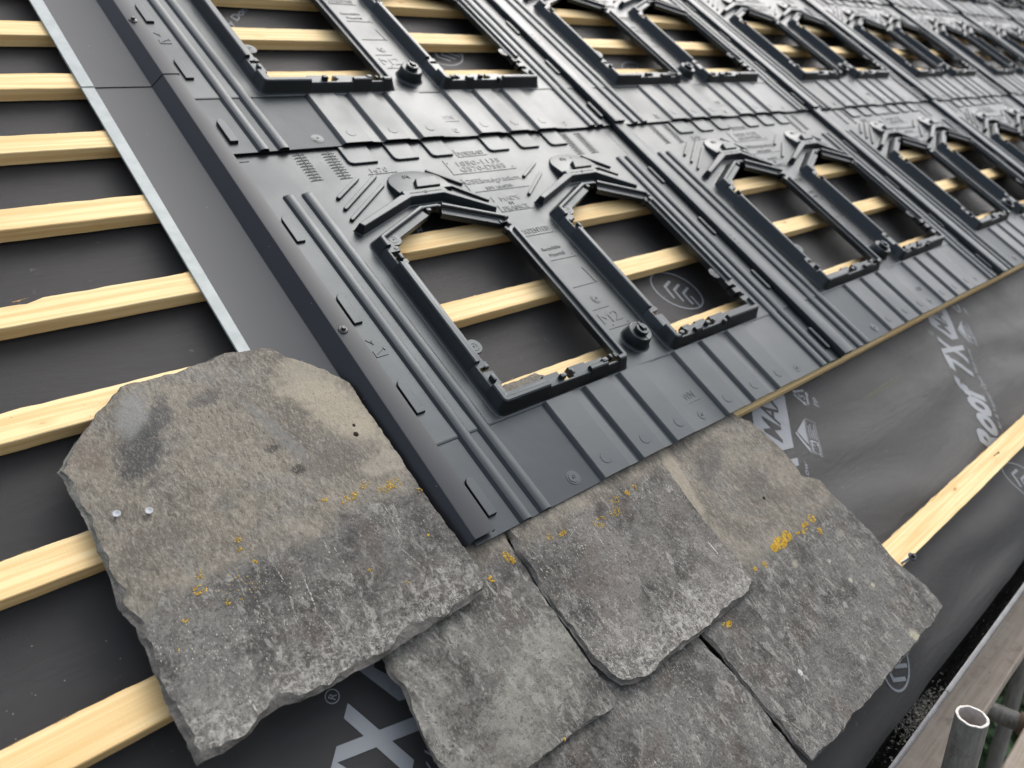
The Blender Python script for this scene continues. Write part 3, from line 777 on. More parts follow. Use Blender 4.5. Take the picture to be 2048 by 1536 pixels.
def batten(v0, v1, u0, u1, lab, seed, name='roof_batten', wt=BT, wb=BB):
    mb = MB(); n = int((u1 - u0) / .012); R = []
    for k in range(n + 1):
        u = u0 + (u1 - u0) * k / n
        nz = lambda s, a, f: a * noise.noise(Vector((u * f + seed * 7.3, s * 3.1, seed)))
        bow = .0022 * math.sin(u * 1.1 + seed)
        up = nz(1, .0012, 3) + nz(2, .0014, 26) + nz(7, .0007, 90)
        if seed == 3 and u < -.385: up -= .006 * min(1, (-.385 - u) / .012) + .0016 * noise.noise(Vector((u * 80, 0, 0)))
        dn = nz(3, .0010, 3) + nz(4, .0007, 30); tp = nz(5, .0007, 4)
        a, b = v0 + dn + bow, v1 + up + bow
        R.append([(u, a, wb), (u, a, wt - .0012 + tp), (u, a + .0012, wt + tp), (u, b - .0012, wt + tp), (u, b, wt - .0012 + tp), (u, b + .0004, wb)])
    mb.rings(R, True, True, True)
    # frayed fibres along the top arris
    rnd = random.Random(seed)
    for k in range(26):
        u = rnd.uniform(max(u0, -.6), min(u1, 2.2)); L = rnd.uniform(.006, .026)
        v = v1 + rnd.uniform(-.001, .001) + .0022 * math.sin(u * 1.1 + seed)
        mb.add([(u, v - .0006, wt - .0004), (u + L, v + rnd.uniform(.0005, .003), wt + rnd.uniform(-.003, .002)), (u + .003, v - .0004, wt - .0022)], [(0, 1, 2)])
    return tag(roofed(name, mb.mesh(name, M_WOOD, 25)), lab, 'batten', 'timber roof battens')
for k, (v0, v1) in enumerate(BV):
    batten(v0, v1, -1.15 if k else -.95, 10.2, PLACE[k], k)
batten(-.420, -.370, -.9, 6.0, 'pale pine batten near the eaves with a loose screw in it', 20)
hex_screw(.7772, -.4120, BT, 'black hex screw standing half driven in the eaves batten', .027, Matrix.Rotation(math.radians(-3), 4, 'Y'))
# nail driven into the eaves batten
nb = MB(); nb.tube([(0, 0, -.010), (.001, 0, .013)], .0012, 8); nb.cyl((.001, 0), [(.0030, .013), (.0030, .0142), (.0026, .0146)], 12)
tag(link('batten_nail', nb.mesh('batten_nail', M_RUST), None, ROOF @ Matrix.Translation((1.3615, -.388, BT))), 'small dark nail standing in the eaves batten', 'nail', 'nails left standing')
# splinters lying against the flashing edge of one batten
# ------------------------------------------------------------------ underlay
def memb_w(u, v):
    w_ = -.0385
    w_ -= .0030 * (1 + noise.noise(Vector((u * 2.1, v * 5.0, 3.3))))
    w_ -= .0035 * (1 + noise.noise(Vector((u * 1.2 + v * 1.5, v * 11, 8.1)))) * min(1, max(0, (1 - abs(v + .1) * .6)))
    if v < -.05 and u > .3:
        w_ -= .0075 * (1 + math.sin(v * 44 + 1.5 * noise.noise(Vector((u * 2.0, v * 3, 1))) * 3)) * .5 * min(1, (-.05 - v) / .1)
    if v < -.43: w_ -= .9 * (v + .43) ** 2 + .02 * (-.43 - v)
    if v < -.56: w_ -= 6.0 * (v + .56) ** 2
    # held up by the battens
    return w_
mb = MB()
us = [-1.3 + k * .02 for k in range(0, 171)] + [2.1 + k * .08 for k in range(1, 105)]
vs = [-.598 + k * .004 for k in range(0, 50)] + [-.398 + k * .012 for k in range(0, 140)] + [1.29 + .05 * k for k in range(0, 25)]
nu = len(us)
for v in vs:
    for u in us:
        vv = v + (.003 * noise.noise(Vector((u * 9, 0, 5))) if v < -.59 else 0)
        mb.v.append((u, vv, memb_w(u, v)))
for j in range(len(vs) - 1):
    for i in range(nu - 1): mb.f.append((j * nu + i, j * nu + i + 1, (j + 1) * nu + i + 1, (j + 1) * nu + i))
und = roofed('roof_underlay', mb.mesh('roof_underlay', M_MEMB, 60), 'black woven roofing membrane with grey print, lying under the battens', 'underlay')

def drape(P, F, off=.0007, cell=.022):
    """triangulate, refine and lay print on the membrane"""
    bm = bmesh.new(); vs_ = [bm.verts.new((x, y, 0)) for x, y in P]
    for f in F:
        try: bm.faces.new([vs_[i] for i in f])
        except ValueError: pass
    bmesh.ops.triangulate(bm, faces=bm.faces[:])
    for _ in range(4):
        E = [e for e in bm.edges if e.calc_length() > cell]
        if not E: break
        bmesh.ops.subdivide_edges(bm, edges=E, cuts=1); bmesh.ops.triangulate(bm, faces=bm.faces[:])
    bm.verts.ensure_lookup_table(); bm.normal_update()
    V = [(v.co.x, v.co.y, memb_w(v.co.x, v.co.y) + off) for v in bm.verts]
    idx = {v: i for i, v in enumerate(bm.verts)}; FF = [tuple(idx[v] for v in f.verts) for f in bm.faces]
    FF = [f if (V[f[1]][0] - V[f[0]][0]) * (V[f[2]][1] - V[f[0]][1]) - (V[f[1]][1] - V[f[0]][1]) * (V[f[2]][0] - V[f[0]][0]) > 0 else f[::-1] for f in FF]
    bm.free(); return V, FF
pr = MB()
def flush(name='printed_motif', mb=None, mat=None):
    global pr
    if pr.v: link(name, pr.mesh(name, M_PRINT, 60), und)
    pr = MB()
def ptxt(s, u, v, width, height, ang, shear=.25, fat=0.0):
    V, F = text_geo(s, shear, fat, 0)
    c, n_ = math.cos(ang), math.sin(ang)
    pr.add(*drape([(u + x * width * c - y * height * n_, v + x * width * n_ + y * height * c) for x, y, z in V], F))
def ppoly(P, off=.0007):
    V, F = cdt(P); pr.add(*drape(V, F, off))
def pline(P, wd, closed=False):
    n_ = len(P)
    for i in range(n_ if closed else n_ - 1):
        a, b = Vector(P[i]), Vector(P[(i + 1) % n_]); e = (b - a)
        if e.length < 1e-6: continue
        e.normalize(); nn = Vector((-e.y, e.x)) * wd / 2; e *= wd * .3
        ppoly([tuple(a - nn - e), tuple(b - nn + e), tuple(b + nn + e), tuple(a + nn - e)])
A45 = math.radians(45.5)
def motif(u0, v0, full=True):
    """one repeat of the print; (u0,v0) is where the T of the word starts"""
    c, s_ = math.cos(A45), math.sin(A45)
    def q(a, b): return (u0 + a * c - b * s_, v0 + a * s_ + b * c)
    # the word, its dark-lettered panel, the line under it, marks
    ptxt('Roof', *q(-.300, .0), .258, .097, A45, .22, .045)
    flush()
    ppoly([q(-.0200, .078), q(-.012, .098), q(.050, .098), q(.0445, .078)]); ppoly([q(.001, .0), q(.0205, .0), q(.037, .078), q(.0185, .078)])
    flush()
    ppoly([q(.0515, .0), q(.072, .0), q(.118, .098), q(.099, .098)]); ppoly([q(.108, .0), q(.129, .0), q(.0655, .098), q(.0445, .098)], .00085)
    flush()
    rc = q(.121, .119)
    pline([(rc[0] + .0088 * math.cos(a / 16 * 2 * math.pi), rc[1] + .0088 * math.sin(a / 16 * 2 * math.pi)) for a in range(16)], .0014, True)
    rc2 = q(.1175, .1140); ptxt('R', *rc2, .0075, .0095, A45, 0, .01)
    flush('printed_mark')
    boxp = [q(.157, .003), q(.305, .005), q(.345, .060), q(.345, .104), q(.164, .102), q(.136, .034)]
    ppoly(boxp)
    V, F = text_geo('MAX', .25, .006, 0)
    dark.append(drape([q(.158 + x * .150, .030 + y * .047) for x, y, z in V], F, .0014))
    flush('printed_panel')
    ptxt('Air & Vapour Open Very Low', *q(-.19, -.030), .316, .019, A45, .2, .004)
    flush('printed_line')
    ppoly([q(.158, -.041), q(.204, -.009), q(.209, -.0135), q(.172, -.041)]); ppoly([q(.182, -.041), q(.211, -.015), q(.258, -.041)])
    pline([q(.160, -.071), q(.260, -.071), q(.260, -.044), q(.160, -.044)], .0014, True)
    ppoly([q(.163, -.068), q(.200, -.068), q(.200, -.047), q(.163, -.047)])
    V2, F2 = text_geo('BBA', .1, .02, 0)
    dark.append(drape([q(.1655 + x * .032, -.065 + y * .015) for x, y, z in V2], F2, .0014))
    for k in range(4): pline([q(.206, -.066 + k * .0055), q(.206 + (.046, .03, .042, .036)[k], -.066 + k * .0055)], .0022)
    flush('printed_mark')
    r = .030; cx, cy = .328, -.046
    tri = [(cx + r * math.cos(math.radians(a)), cy + r * math.sin(math.radians(a))) for a in (90, 210, 330)]
    for k in range(3):
        a, b = Vector(tri[k]), Vector(tri[(k + 1) % 3]); m0 = a.lerp(b, .18); m1 = a.lerp(b, .72); e = (b - a).normalized(); nn = Vector((-e.y, e.x))
        pline([q(*m0), q(*m1)], .0055); ppoly([q(*(m1 - nn * .0065)), q(*(m1 + e * .011)), q(*(m1 + nn * .0065))])
    flush()
    for V, F in dark:
        d_ = MB(); d_.add(V, F); link('panel_lettering', d_.mesh('panel_lettering', M_MEMB, 60), und)
    dark.clear()
    ptxt('5', *q(.321, -.055), .012, .019, A45, .1, .01); ptxt('PP', *q(.315, -.092), .026, .014, A45, .1, .01); flush('printed_mark')
dark = []
for k in range(-1, 6): motif(.7095 + k * .9885, -.2285 + k * .0135)
def emblem(u, v, ang=0.0, r=.066):
    c, s_ = math.cos(ang), math.sin(ang)
    def q(a, b): return (u + a * c - b * s_, v + a * s_ + b * c)
    C = [q(r * math.cos(2 * math.pi * k / 28), r * .78 * math.sin(2 * math.pi * k / 28)) for k in range(28)]
    pline(C, .0042, True)
    for k in range(3):
        x = -.036 + k * .026
        pline([q(-x - .002, .024), q(-x - .018, -.002), q(-x + .003, -.030)], .0070)
    pline([q(.040, -.004), q(.060, -.030)], .0055); flush('printed_emblem')
emblem(.8890, .3440, math.radians(-38), .073)
emblem(1.455, -.4800, math.radians(-60), .062); emblem(1.86, .50, math.radians(-30)); emblem(.62, -.525, math.radians(30), .05); emblem(.83, 1.31, .4); emblem(1.60, 1.22, .2)
# big letter and stray words glimpsed at the lower left and inside the openings
ptxt('y Low', .242, .560, .165, .024, A45, .2, .006); flush('printed_line'); ptxt('y Don', .262, 1.405, .11, .026, A45, .2, .006)
flush('printed_line')
# chalk stroke
ck = MB()
def cpoly(P):
    V, F = cdt(P); ck.add(*drape(V, F, .0006))
cpoly([(1.138, -.1075), (1.20, -.1030), (1.30, -.1000), (1.40, -.1040), (1.398, -.1060), (1.30, -.1035), (1.21, -.1062)]); cpoly([(1.165, -.1125), (1.26, -.1085), (1.36, -.1075), (1.36, -.1092), (1.27, -.1115)])
link('chalk_mark', ck.mesh('chalk_mark', M_CHALK, 60), und)

# ------------------------------------------------------------------ slates
P1 = [(-0.3585, 0.4277), (-0.347, 0.4377), (-0.3072, 0.436), (-0.2711, 0.4382), (-0.2436, 0.443), (-0.1992, 0.4489), (-0.1528, 0.4455), (-0.1232, 0.4379), (-0.1057, 0.4131), (-0.0802, 0.3867), (-0.0473, 0.3485), (-0.0395, 0.3303), (-0.0393, 0.2914), (-0.0395, 0.2439), (-0.0385, 0.1925), (-0.0385, 0.1501), (-0.0393, 0.1062), (-0.0399, 0.0642), (-0.0375, 0.0352), (-0.0345, 0.001), (-0.0344, -0.0326), (-0.0402, -0.0555), (-0.0487, -0.062), (-0.0873, -0.0682), (-0.1305, -0.0688), (-0.1958, -0.071), (-0.2274, -0.0736), (-0.2694, -0.0721), (-0.31, -0.0722), (-0.3336, -0.0682), (-0.3553, -0.0617), (-0.3812, -0.0652), (-0.4034, -0.0751), (-0.4256, -0.0745), (-0.455, -0.0736), (-0.4553, -0.0619), (-0.4562, -0.0318), (-0.4572, 0.0052), (-0.4549, 0.0384), (-0.4535, 0.07), (-0.4542, 0.097), (-0.4604, 0.1275), (-0.4562, 0.1636), (-0.4557, 0.1994), (-0.4542, 0.2359), (-0.455, 0.2669), (-0.4582, 0.2997), (-0.456, 0.3187), (-0.4607, 0.3305), (-0.4506, 0.3409), (-0.427, 0.3688), (-0.3926, 0.3991), (-0.3703, 0.418)]
P2 = [(-.195, .21), (-.2166, -.0771), (-.2204, -.0895), (-.2147, -.1107), (-.2163, -.131), (-.221, -.1559), (-.2229, -.1817), (-.2245, -.2176), (-.2235, -.278), (-.15, -.2822), (-.0919, -.2808), (-.0293, -.2821), (.030, -.2876), (.0385, -.270), (.0380, -.2), (.0380, -.12), (.0425, -.05), (.0475, .0), (.046, .1), (.02, .20)]
P3 = [(.060, .10), (.052, .03), (.0488, -.009), (.0425, -.0366), (.0452, -.0653), (.0391, -.0979), (.0382, -.1236), (.0393, -.1585), (.0414, -.1973), (.0415, -.2259), (.0489, -.2519), (.0582, -.27), (.0806, -.2807), (.116, -.2849), (.1614, -.2814), (.2284, -.2839), (.2843, -.2824), (.3564, -.2827), (.3995, -.2753), (.4048, -.2628), (.402, -.2095), (.404, -.157), (.4061, -.1028), (.4132, -.0491), (.4179, -.01), (.415, .05), (.39, .16), (.3343, .2115), (.3286, .2285), (.3071, .2422), (.2249, .2403), (.14, .235), (.08, .19)]
P4 = [(.42, .06), (.30, .03), (.262, -.05), (.250, -.20), (0.2435, -0.2866), (0.2513, -0.3266), (0.2499, -0.3564), (0.2526, -0.388), (0.2521, -0.4214), (0.2578, -0.4496), (0.2573, -0.4818), (0.2655, -0.5125), (0.3136, -0.5165), (0.3586, -0.5189), (0.3926, -0.5135), (0.4213, -0.5174), (0.5241, -0.5176), (0.6487, -0.5183), (0.7169, -0.5186), (0.7718, -0.513), (0.7729, -0.4654), (0.755, -0.3989), (0.7601, -0.3305), (0.7552, -0.2795), (0.7452, -0.2379), (0.7478, -0.2012), (0.7125, -0.1733), (0.7186, -0.1504), (0.7202, -0.1057), (0.7161, -0.0644), (0.704, -0.0289), (0.6864, -0.0127), (.66, .04), (.55, .07)]
P5 = [(.22, -.03), (-.05, -.02), (-.17, -.06), (-.185, -.30), (-.178, -.518), (.0, -.523), (.14, -.520), (.246, -.517), (.2525, -.5113), (.2525, -.461), (.2518, -.3979), (.2500, -.355), (.2440, -.3297), (.2380, -.315), (.2380, -.28), (.236, -.1)]
F1 = lambda u, v: .0175 - .029 * (v + .07)
F2 = lambda u, v: .004 - .024 * (v + .28)
F3 = lambda u, v: .008 - .0235 * (v + .27)
F4 = lambda u, v: -.0035
F5 = lambda u, v: -.0052
def slate(name, P, fn, th, seed, mat, chip, label, holes=(), lich=(), ledge=()):
    rnd = random.Random(seed)
    # dense ragged outline
    out = []; n = len(P)
    for i in range(n):
        a, b = Vector(P[i]), Vector(P[(i + 1) % n]); k = max(1, int((b - a).length / .0032))
        e = (b - a).normalized(); nn = Vector((-e.y, e.x))
        for j in range(k):
            q = a.lerp(b, j / k)
            d = .0022 * noise.noise(Vector((q.x * 55, q.y * 55, seed))) + .0012 * noise.noise(Vector((q.x * 190, q.y * 190, seed + 9)))
            out.append(q + nn * d)
    if sum(out[i - 1].x * out[i].y - out[i - 1].y * out[i].x for i in range(len(out))) < 0: out.reverse()
    m = len(out); nrm = []
    for i in range(m):
        e = (out[(i + 3) % m] - out[i - 3]).normalized(); nrm.append(Vector((-e.y, e.x)))
    cents = []
    for i in range(m):
        q = out[i]; c = chip(q.x, q.y)
        f = .55 + .9 * noise.noise(Vector((q.x * 24, q.y * 24, seed + 3))) + .45 * noise.noise(Vector((q.x * 80, q.y * 80, seed)))
        cents.append(max(.0012, c * max(.15, f) * 1.25))
    for _ in range(2): cents = [(cents[i - 1] + cents[i] * 2 + cents[(i + 1) % m]) / 4 for i in range(m)]
    top = [out[i] + nrm[i] * cents[i] for i in range(m)]
    mid = [out[i] + nrm[i] * cents[i] * (.45 + .3 * noise.noise(Vector((out[i].x * 60, out[i].y * 60, seed)))) for i in range(m)]
    def hgt(x, y):
        h = .0016 * noise.noise(Vector((x * 9, y * 9, seed))) + .0010 * noise.noise(Vector((x * 30, y * 22, seed + 1))) + .00045 * noise.noise(Vector((x * 95, y * 70, seed + 2)))
        for (cx, cy, sx, sy, dz) in ledge: h += dz * math.exp(-((x - cx) / sx) ** 2 - ((y - cy) / sy) ** 2)
        return fn(x, y) + h
    xs = [p.x for p in out]; ys = [p.y for p in out]; ex = []
    st = .0065
    x = min(xs)
    while x < max(xs):
        y = min(ys)
        while y < max(ys):
            ex.append((x + rnd.uniform(-.002, .002), y + rnd.uniform(-.002, .002))); y += st
        x += st
    hl = [[(cx + rx * math.cos(a / 12 * 2 * math.pi) * (1 + .15 * math.sin(a * 2.3)), cy + ry * math.sin(a / 12 * 2 * math.pi)) for a in range(12)] for cx, cy, rx, ry in holes]
    ex = [p for p in ex if all((p[0] - h[0]) ** 2 + (p[1] - h[1]) ** 2 > (h[2] * 1.3) ** 2 for h in holes)]
    V, F = cdt([tuple(p) for p in top], hl, ex)
    mb = MB()
    mb.add([(x_, y_, hgt(x_, y_)) for x_, y_ in V], F)
    for L in hl: mb.rings([[(x_, y_, hgt(x_, y_)) for x_, y_ in L], [(x_, y_, fn(x_, y_) - th) for x_, y_ in L]], True, False)
    r0 = [(p.x, p.y, hgt(p.x, p.y)) for p in top]
    r1 = [(mid[i].x, mid[i].y, hgt(mid[i].x, mid[i].y) - th * (.30 + .22 * noise.noise(Vector((mid[i].x * 40, mid[i].y * 40, seed + 5))))) for i in range(m)]
    r2 = [(p.x, p.y, fn(p.x, p.y) - th * (.45 + .22 * noise.noise(Vector((p.x * 35, p.y * 35, seed + 6))))) for p in out]
    r3 = [(out[i].x + nrm[i].x * .002, out[i].y + nrm[i].y * .002, fn(out[i].x, out[i].y) - th) for i in range(m)]
    f_top = len(mb.f)
    mb.rings([r3, r2, r1, r0], True, False)
    n_top = None
    V, F = cdt([(p[0], p[1]) for p in r3]); mb.add([(x_, y_, fn(x_, y_) - th) for x_, y_ in V], [f[::-1] for f in F])
    me = mb.mesh('roof_slate', mat, 27, True); me.materials.append(M_BROKEN); me.materials.append(M_BROKEN_PALE)
    # faces of the chipped rim show the broken stone (the weld keeps the face order)
    if len(me.polygons) == len(mb.f):
        for k in range(f_top, len(mb.f)): me.polygons[k].material_index = 2 if seed == 11 and me.polygons[k].center.x < -.425 and me.polygons[k].center.y > .16 else 1
    else: print('slate weld changed faces', len(me.polygons), len(mb.f))
    o = roofed('roof_slate', me, label, 'slate', 'old reclaimed slates')
    # lichen crusts
    if lich:
        for (cx, cy, rad, cnt, ax, ang) in lich:
            lb = MB()
            for k in range(int(cnt * (3.2 if cnt >= 100 else 2.2))):
                q = rnd.uniform(0, 2 * math.pi); rr = rad * math.sqrt(rnd.random())
                lx, ly = rr * math.cos(q), rr * math.sin(q) * ax
                x_, y_ = cx + lx * math.cos(ang) - ly * math.sin(ang), cy + lx * math.sin(ang) + ly * math.cos(ang)
                if noise.noise(Vector((x_ * 170, y_ * 170, seed + 4))) < (-.22 if cnt >= 100 else -.12): continue
                s_ = rnd.uniform(.0004, .0010); z = hgt(x_, y_)
                ns = 6; ph = rnd.random() * 6
                ring = [(x_ + s_ * rnd.uniform(.7, 1.3) * math.cos(ph + 2 * math.pi * a / ns), y_ + s_ * rnd.uniform(.7, 1.3) * math.sin(ph + 2 * math.pi * a / ns), z - .0003) for a in range(ns)]
                mb2 = [(x_ + .5 * (p[0] - x_), y_ + .5 * (p[1] - y_), z + rnd.uniform(.0003, .0015)) for p in ring]
                lb.rings([ring, mb2], True, True)
            if lb.v: link('lichen_crust', lb.mesh('lichen_crust', M_LICH, 60), o)
    return o
def chip1(x, y):
    c = .0025
    if y < -.03: c = .012 if x < -.12 else .007
    if x < -.42: c = max(c, .010 if y < .34 else .006)
    if y > .40: c = max(c, .004)
    return c
slate('big', P1, F1, .0095, 11, slate_mat('slate_buff_topped', .133, 1.3, -.07, slope=.055, stains=(
    (-.362, .325, .030, .062, -.38, (.034, .036, .037), .95), (-.318, .372, .016, .034, -.5, (.045, .046, .047), .8), (-.352, .385, .022, .050, -.45, (.185, .188, .182), .8), (-.252, .378, .030, .016, .2, (.060, .058, .056), .75),
    (-.085, .290, .050, .10, .5, (.31, .275, .205), .8), (-.10, .375, .060, .04, .4, (.26, .235, .18), .7), (-.185, .285, .012, .075, .28, (.135, .138, .135), .6), (-.130, .215, .060, .030, .2, (.085, .075, .065), .7), (-.190, .216, .012, .010, 0, (.018, .015, .013), .95), (-.205, .262, .010, .007, 0, (.030, .026, .022), .9),
    (-.428, .350, .024, .05, .3, (.095, .075, .060), .7), (-.300, .205, .014, .016, 0, (.070, .070, .070), .6), (-.055, .175, .06, .018, 0, (.27, .25, .205), .6), (-.400, .190, .05, .02, .2, (.075, .066, .056), .6)),
    scratches=((-.213, .1499, -.2119, .0819, .0009, .9), (-.2587, .0695, -.264, .0261, .0008, .9), (-.1057, .1132, -.1117, .0625, .0006, .8), (-.2029, .0983, -.2021, .0324, .0006, .7), (-.4426, .0771, -.442, .0504, .0007, .8), (-.4623, -.034, -.4571, -.0723, .001, .8), (-.3903, .0311, -.3903, .011, .0008, .8), (-.346, -.0177, -.3478, -.0466, .0008, .9), (-.3811, -.04, -.3789, -.0666, .0009, .9), (-.1287, .062, -.1046, -.0054, .0006, .7), (-.0919, .0136, -.0842, -.0327, .0006, .8), (-.2648, .0115, -.2542, -.0455, .0007, .7))), chip1,
      'large grey-buff slate, topmost of the pile, with two shiny nails in it', holes=((-.0811, .2388, .0042, .0050), (-.0754, .2548, .0026, .0030)),
      lich=[(-.3676, .1253, .006, 26, 1, 0), (-.3754, .1072, .008, 46, .8, 0), (-.3031, .1116, .004, 16, 1, 0), (-.3543, .0779, .004, 12, 1, 0), (-.4046, .0801, .004, 12, 1, 0), (-.3087, .1499, .004, 12, 1, 0), (-.3119, .1356, .004, 14, 1, 0),
            (-.1791, .1560, .006, 18, .7, 0), (-.1452, .1450, .016, 60, .35, .1), (-.0902, .1386, .014, 60, .7, 0), (-.0719, .1398, .012, 30, .8, 0), (-.115, .1543, .010, 20, .6, 0), (-.0754, .0449, .0025, 10, 1, 0), (-.177, .0357, .003, 8, 1, 0), (-.1409, -.0033, .002, 6, 1, 0), (-.044, .1131, .004, 12, 1, 0), (-.4229, .0495, .002, 5, 1, 0), (-.33, .09, .03, 30, .8, 0)],
      ledge=((-.06, .245, .03, .03, -.0012), (-.40, .35, .03, .05, -.003), (-.10, .36, .08, .06, .0016)))
slate('left lower', P2, F2, .0068, 23, slate_mat('slate_grey_mottled', -.030, 4.1, -.36, crust=1.0, wear=.5, cloudy=.8, cloudcol=(.21, .21, .18), spots=((-.03, -.19, .07, .07, 0, (.20, .205, .17), .42), (-.10, -.235, .06, .05, 0, (.19, .19, .16), .4), (-.085, -.12, .04, .05, 0, (.15, .15, .13), .4))), lambda x, y: .006 if x < -.19 else .0025,
      'mottled grey slate poking out under the tail of the large slate', lich=[(.0278, -.0388, .0065, 90, 1.6, .4), (.0262, -.0300, .005, 40, 1.2, 0), (-.018, -.0512, .0042, 46, 1.5, .3), (-.064, -.2789, .0022, 8, 1, 0)])
slate('centre', P3, F3, .0100, 37, slate_mat('slate_centre', -.030, 7.7, -.275, crust=1.15, wear=1.3, cloudcol=(.150, .140, .128)), lambda x, y: .0075 if (y < -.24 or x < .07) and y < .02 else .003,
      'central slate tucked under the nearest tray, with a rounded lower left corner', lich=[(.132, -.0453, .009, 44, .6, .1), (.2079, -.0587, .016, 60, .6, 0), (.2492, -.0560, .014, 40, .6, 0), (.2985, -.0375, .007, 40, .8, .4), (.3181, -.0353, .006, 30, 1, 0), (.2649, -.0384, .012, 26, .5, 0), (.1082, -.0406, .006, 18, 1, 0)])
slate('right', P4, F4, .0085, 41, slate_mat('slate_right', -.252, 9.2, -.58, crust=.85, edge=.03, wear=.8, spots=((.5214, -.292, .011, .008, .5, (.26, .25, .19), .85), (.3601, -.4193, .0045, .006, 0, (.50, .52, .52), .95), (.61, -.3711, .006, .005, 0, (.38, .36, .29), .9), (.3047, -.4695, .013, .011, 0, (.19, .19, .175), .8), (.6503, -.4026, .006, .005, .4, (.34, .31, .22), .9), (.6473, -.5072, .012, .016, .3, (.36, .34, .25), .9), (.5533, -.3947, .006, .006, 0, (.30, .30, .27), .8), (.60, -.325, .005, .004, 0, (.36, .36, .33), .9), (.655, -.345, .006, .008, 0, (.26, .25, .20), .7), (.68, -.30, .012, .010, 0, (.22, .215, .18), .7), (.42, -.335, .007, .007, 0, (.22, .22, .205), .8), (.50, -.47, .008, .006, 0, (.30, .30, .27), .8), (.38, -.36, .009, .007, 0, (.20, .20, .185), .8), (.57, -.43, .007, .005, 0, (.25, .24, .2), .7), (.70, -.42, .012, .009, 0, (.21, .20, .17), .7)), stains=((.43, -.05, .02, .09, -.2, (.30, .265, .20), .6), (.52, -.06, .07, .03, .5, (.055, .052, .048), .7), (.585, -.14, .05, .02, .4, (.075, .070, .062), .6), (.64, -.19, .03, .02, 0, (.10, .085, .07), .6)), scratches=((.4734, -.2703, .4068, -.3567, .0005, .9), (.4068, -.3567, .3395, -.456, .0006, .9), (.3438, -.4585, .3231, -.489, .0006, .8), (.3231, -.489, .2814, -.5047, .0006, .9))), lambda x, y: .0032 if y < -.49 else (.0055 if x < .30 and y < -.26 else .0022),
      'right-hand slate with a thick yellow lichen patch and a ragged right edge', holes=((.576, -.1695, .0032, .0036),),
      lich=[(.5281, -.2486, .019, 420, .62, .05), (.553, -.2470, .013, 190, .75, .1), (.507, -.2500, .012, 130, .6, 0), (.5830, -.2545, .006, 24, .4, 0), (.5960, -.2580, .005, 36, 1, 0), (.6090, -.2530, .005, 40, 1.4, 0), (.6220, -.2500, .007, 46, .8, .3), (.6440, -.2488, .009, 70, .9, 0), (.6384, -.2753, .007, 60, 1, 0), (.4583, -.2628, .005, 34, 1.3, 0), (.432, -.2579, .004, 26, 1, 0), (.3012, -.2985, .008, 90, .55, .1), (.2920, -.2955, .006, 40, .6, 0)])
slate('bottom', P5, F5, .0085, 53, slate_mat('slate_bottom', .10, 12.4, -.60, crust=.9, wear=.9), lambda x, y: .003,
      'lowest slate, showing between the mottled slate and the right-hand one')
# galvanised nails in the big slate
for k, (u, v, lab) in enumerate(((-.4224, .2423, 'shiny clout nail nearer the edge of the large slate'), (-.3880, .2309, 'shiny clout nail farther in from the slate edge'))):
    nb = MB(); nb.tube([(0, 0, -.004), (.0006, 0, .005)], .0016, 10); nb.cyl((.0006, 0), [(.0046, .0050), (.0049, .0051), (.0049, .0060), (.0045, .0063), (.0018, .0061), (.0012, .0057)], 20)
    tag(link('clout_nail', nb.mesh('clout_nail', M_ZINC, 20), None, ROOF @ Matrix.Translation((u, v, F1(u, v)))), lab, 'nail', 'clout nails in the large slate')

# ------------------------------------------------------------------ eaves: gutter, wall, scaffold, ground (world axes)
M_GUT = simple('black_pvc', (.006, .006, .007), (.012, .012, .012), 40, .28, 0, .1)
M_LIP = simple('grey_worn_edge', (.075, .078, .086), (.125, .13, .14), 30, .5)
GY, GZ = -.469, -.420
g_ = root('gutter'); g_.matrix_world = Matrix.Identity(4)
tag(g_, 'black plastic gutter with a worn grey front edge', 'gutter')
gb = MB(); pts = [(GY, GZ)] + [(-.412 - .057 * math.cos(math.radians(a)), -.428 - .062 * math.sin(math.radians(a))) for a in range(0, 181, 12)] + [(-.355, GZ + .02)]
gb.rings([[(x, y, z) for y, z in pts] for x in (-1.5, .56, 3, 9)], False, False)
gb.rings([[(x, y, z - .003) if i else (x, y - .003, z) for i, (y, z) in enumerate(pts)] for x in (9, 3, -1.5)], False, False)
link('channel', gb.mesh('channel', M_GUT, 40), g_)
gl = MB()
gl.rings([[(x, GY - .0045, GZ - .004), (x, GY - .0045, GZ), (x, GY - .002, GZ + .002), (x, GY + .0025, GZ + .0015), (x, GY + .003, GZ - .004)] for x in (-1.5, .7015)], False, False)
gl.rings([[(x, GY - .0055, GZ - .004), (x, GY - .0055, GZ + .001), (x, GY - .002, GZ + .003), (x, GY + .0025, GZ + .0025), (x, GY + .003, GZ - .004)] for x in (.70, 9)], False, False)
link('front_rim', gl.mesh('front_rim', M_LIP, 40), g_)
# grit washed into the gutter
gr = MB(); rnd = random.Random(5)
def stone(c, s_):
    V = []
    for d in ((1, 0, 0), (-1, 0, 0), (0, 1, 0), (0, -1, 0), (0, 0, 1), (0, 0, -1)): V.append((c[0] + d[0] * s_ * rnd.uniform(.6, 1.3), c[1] + d[1] * s_ * rnd.uniform(.6, 1.3), c[2] + d[2] * s_ * rnd.uniform(.5, 1)))
    gr.add(V, [(0, 2, 4), (2, 1, 4), (1, 3, 4), (3, 0, 4), (2, 0, 5), (1, 2, 5), (3, 1, 5), (0, 3, 5)])
for k in range(5200):
    x = rnd.uniform(.2, 2.2); a = rnd.gauss(62, 30)
    if a < 8 or a > 172: continue
    if noise.noise(Vector((x * 9, a * .03, 2))) < -.25 and rnd.random() < .7: continue
    stone((x, -.412 - .056 * math.cos(math.radians(a)), -.427 - .060 * math.sin(math.radians(a))), rnd.uniform(.0003, .0009) * (2.2 if rnd.random() < .05 else 1))
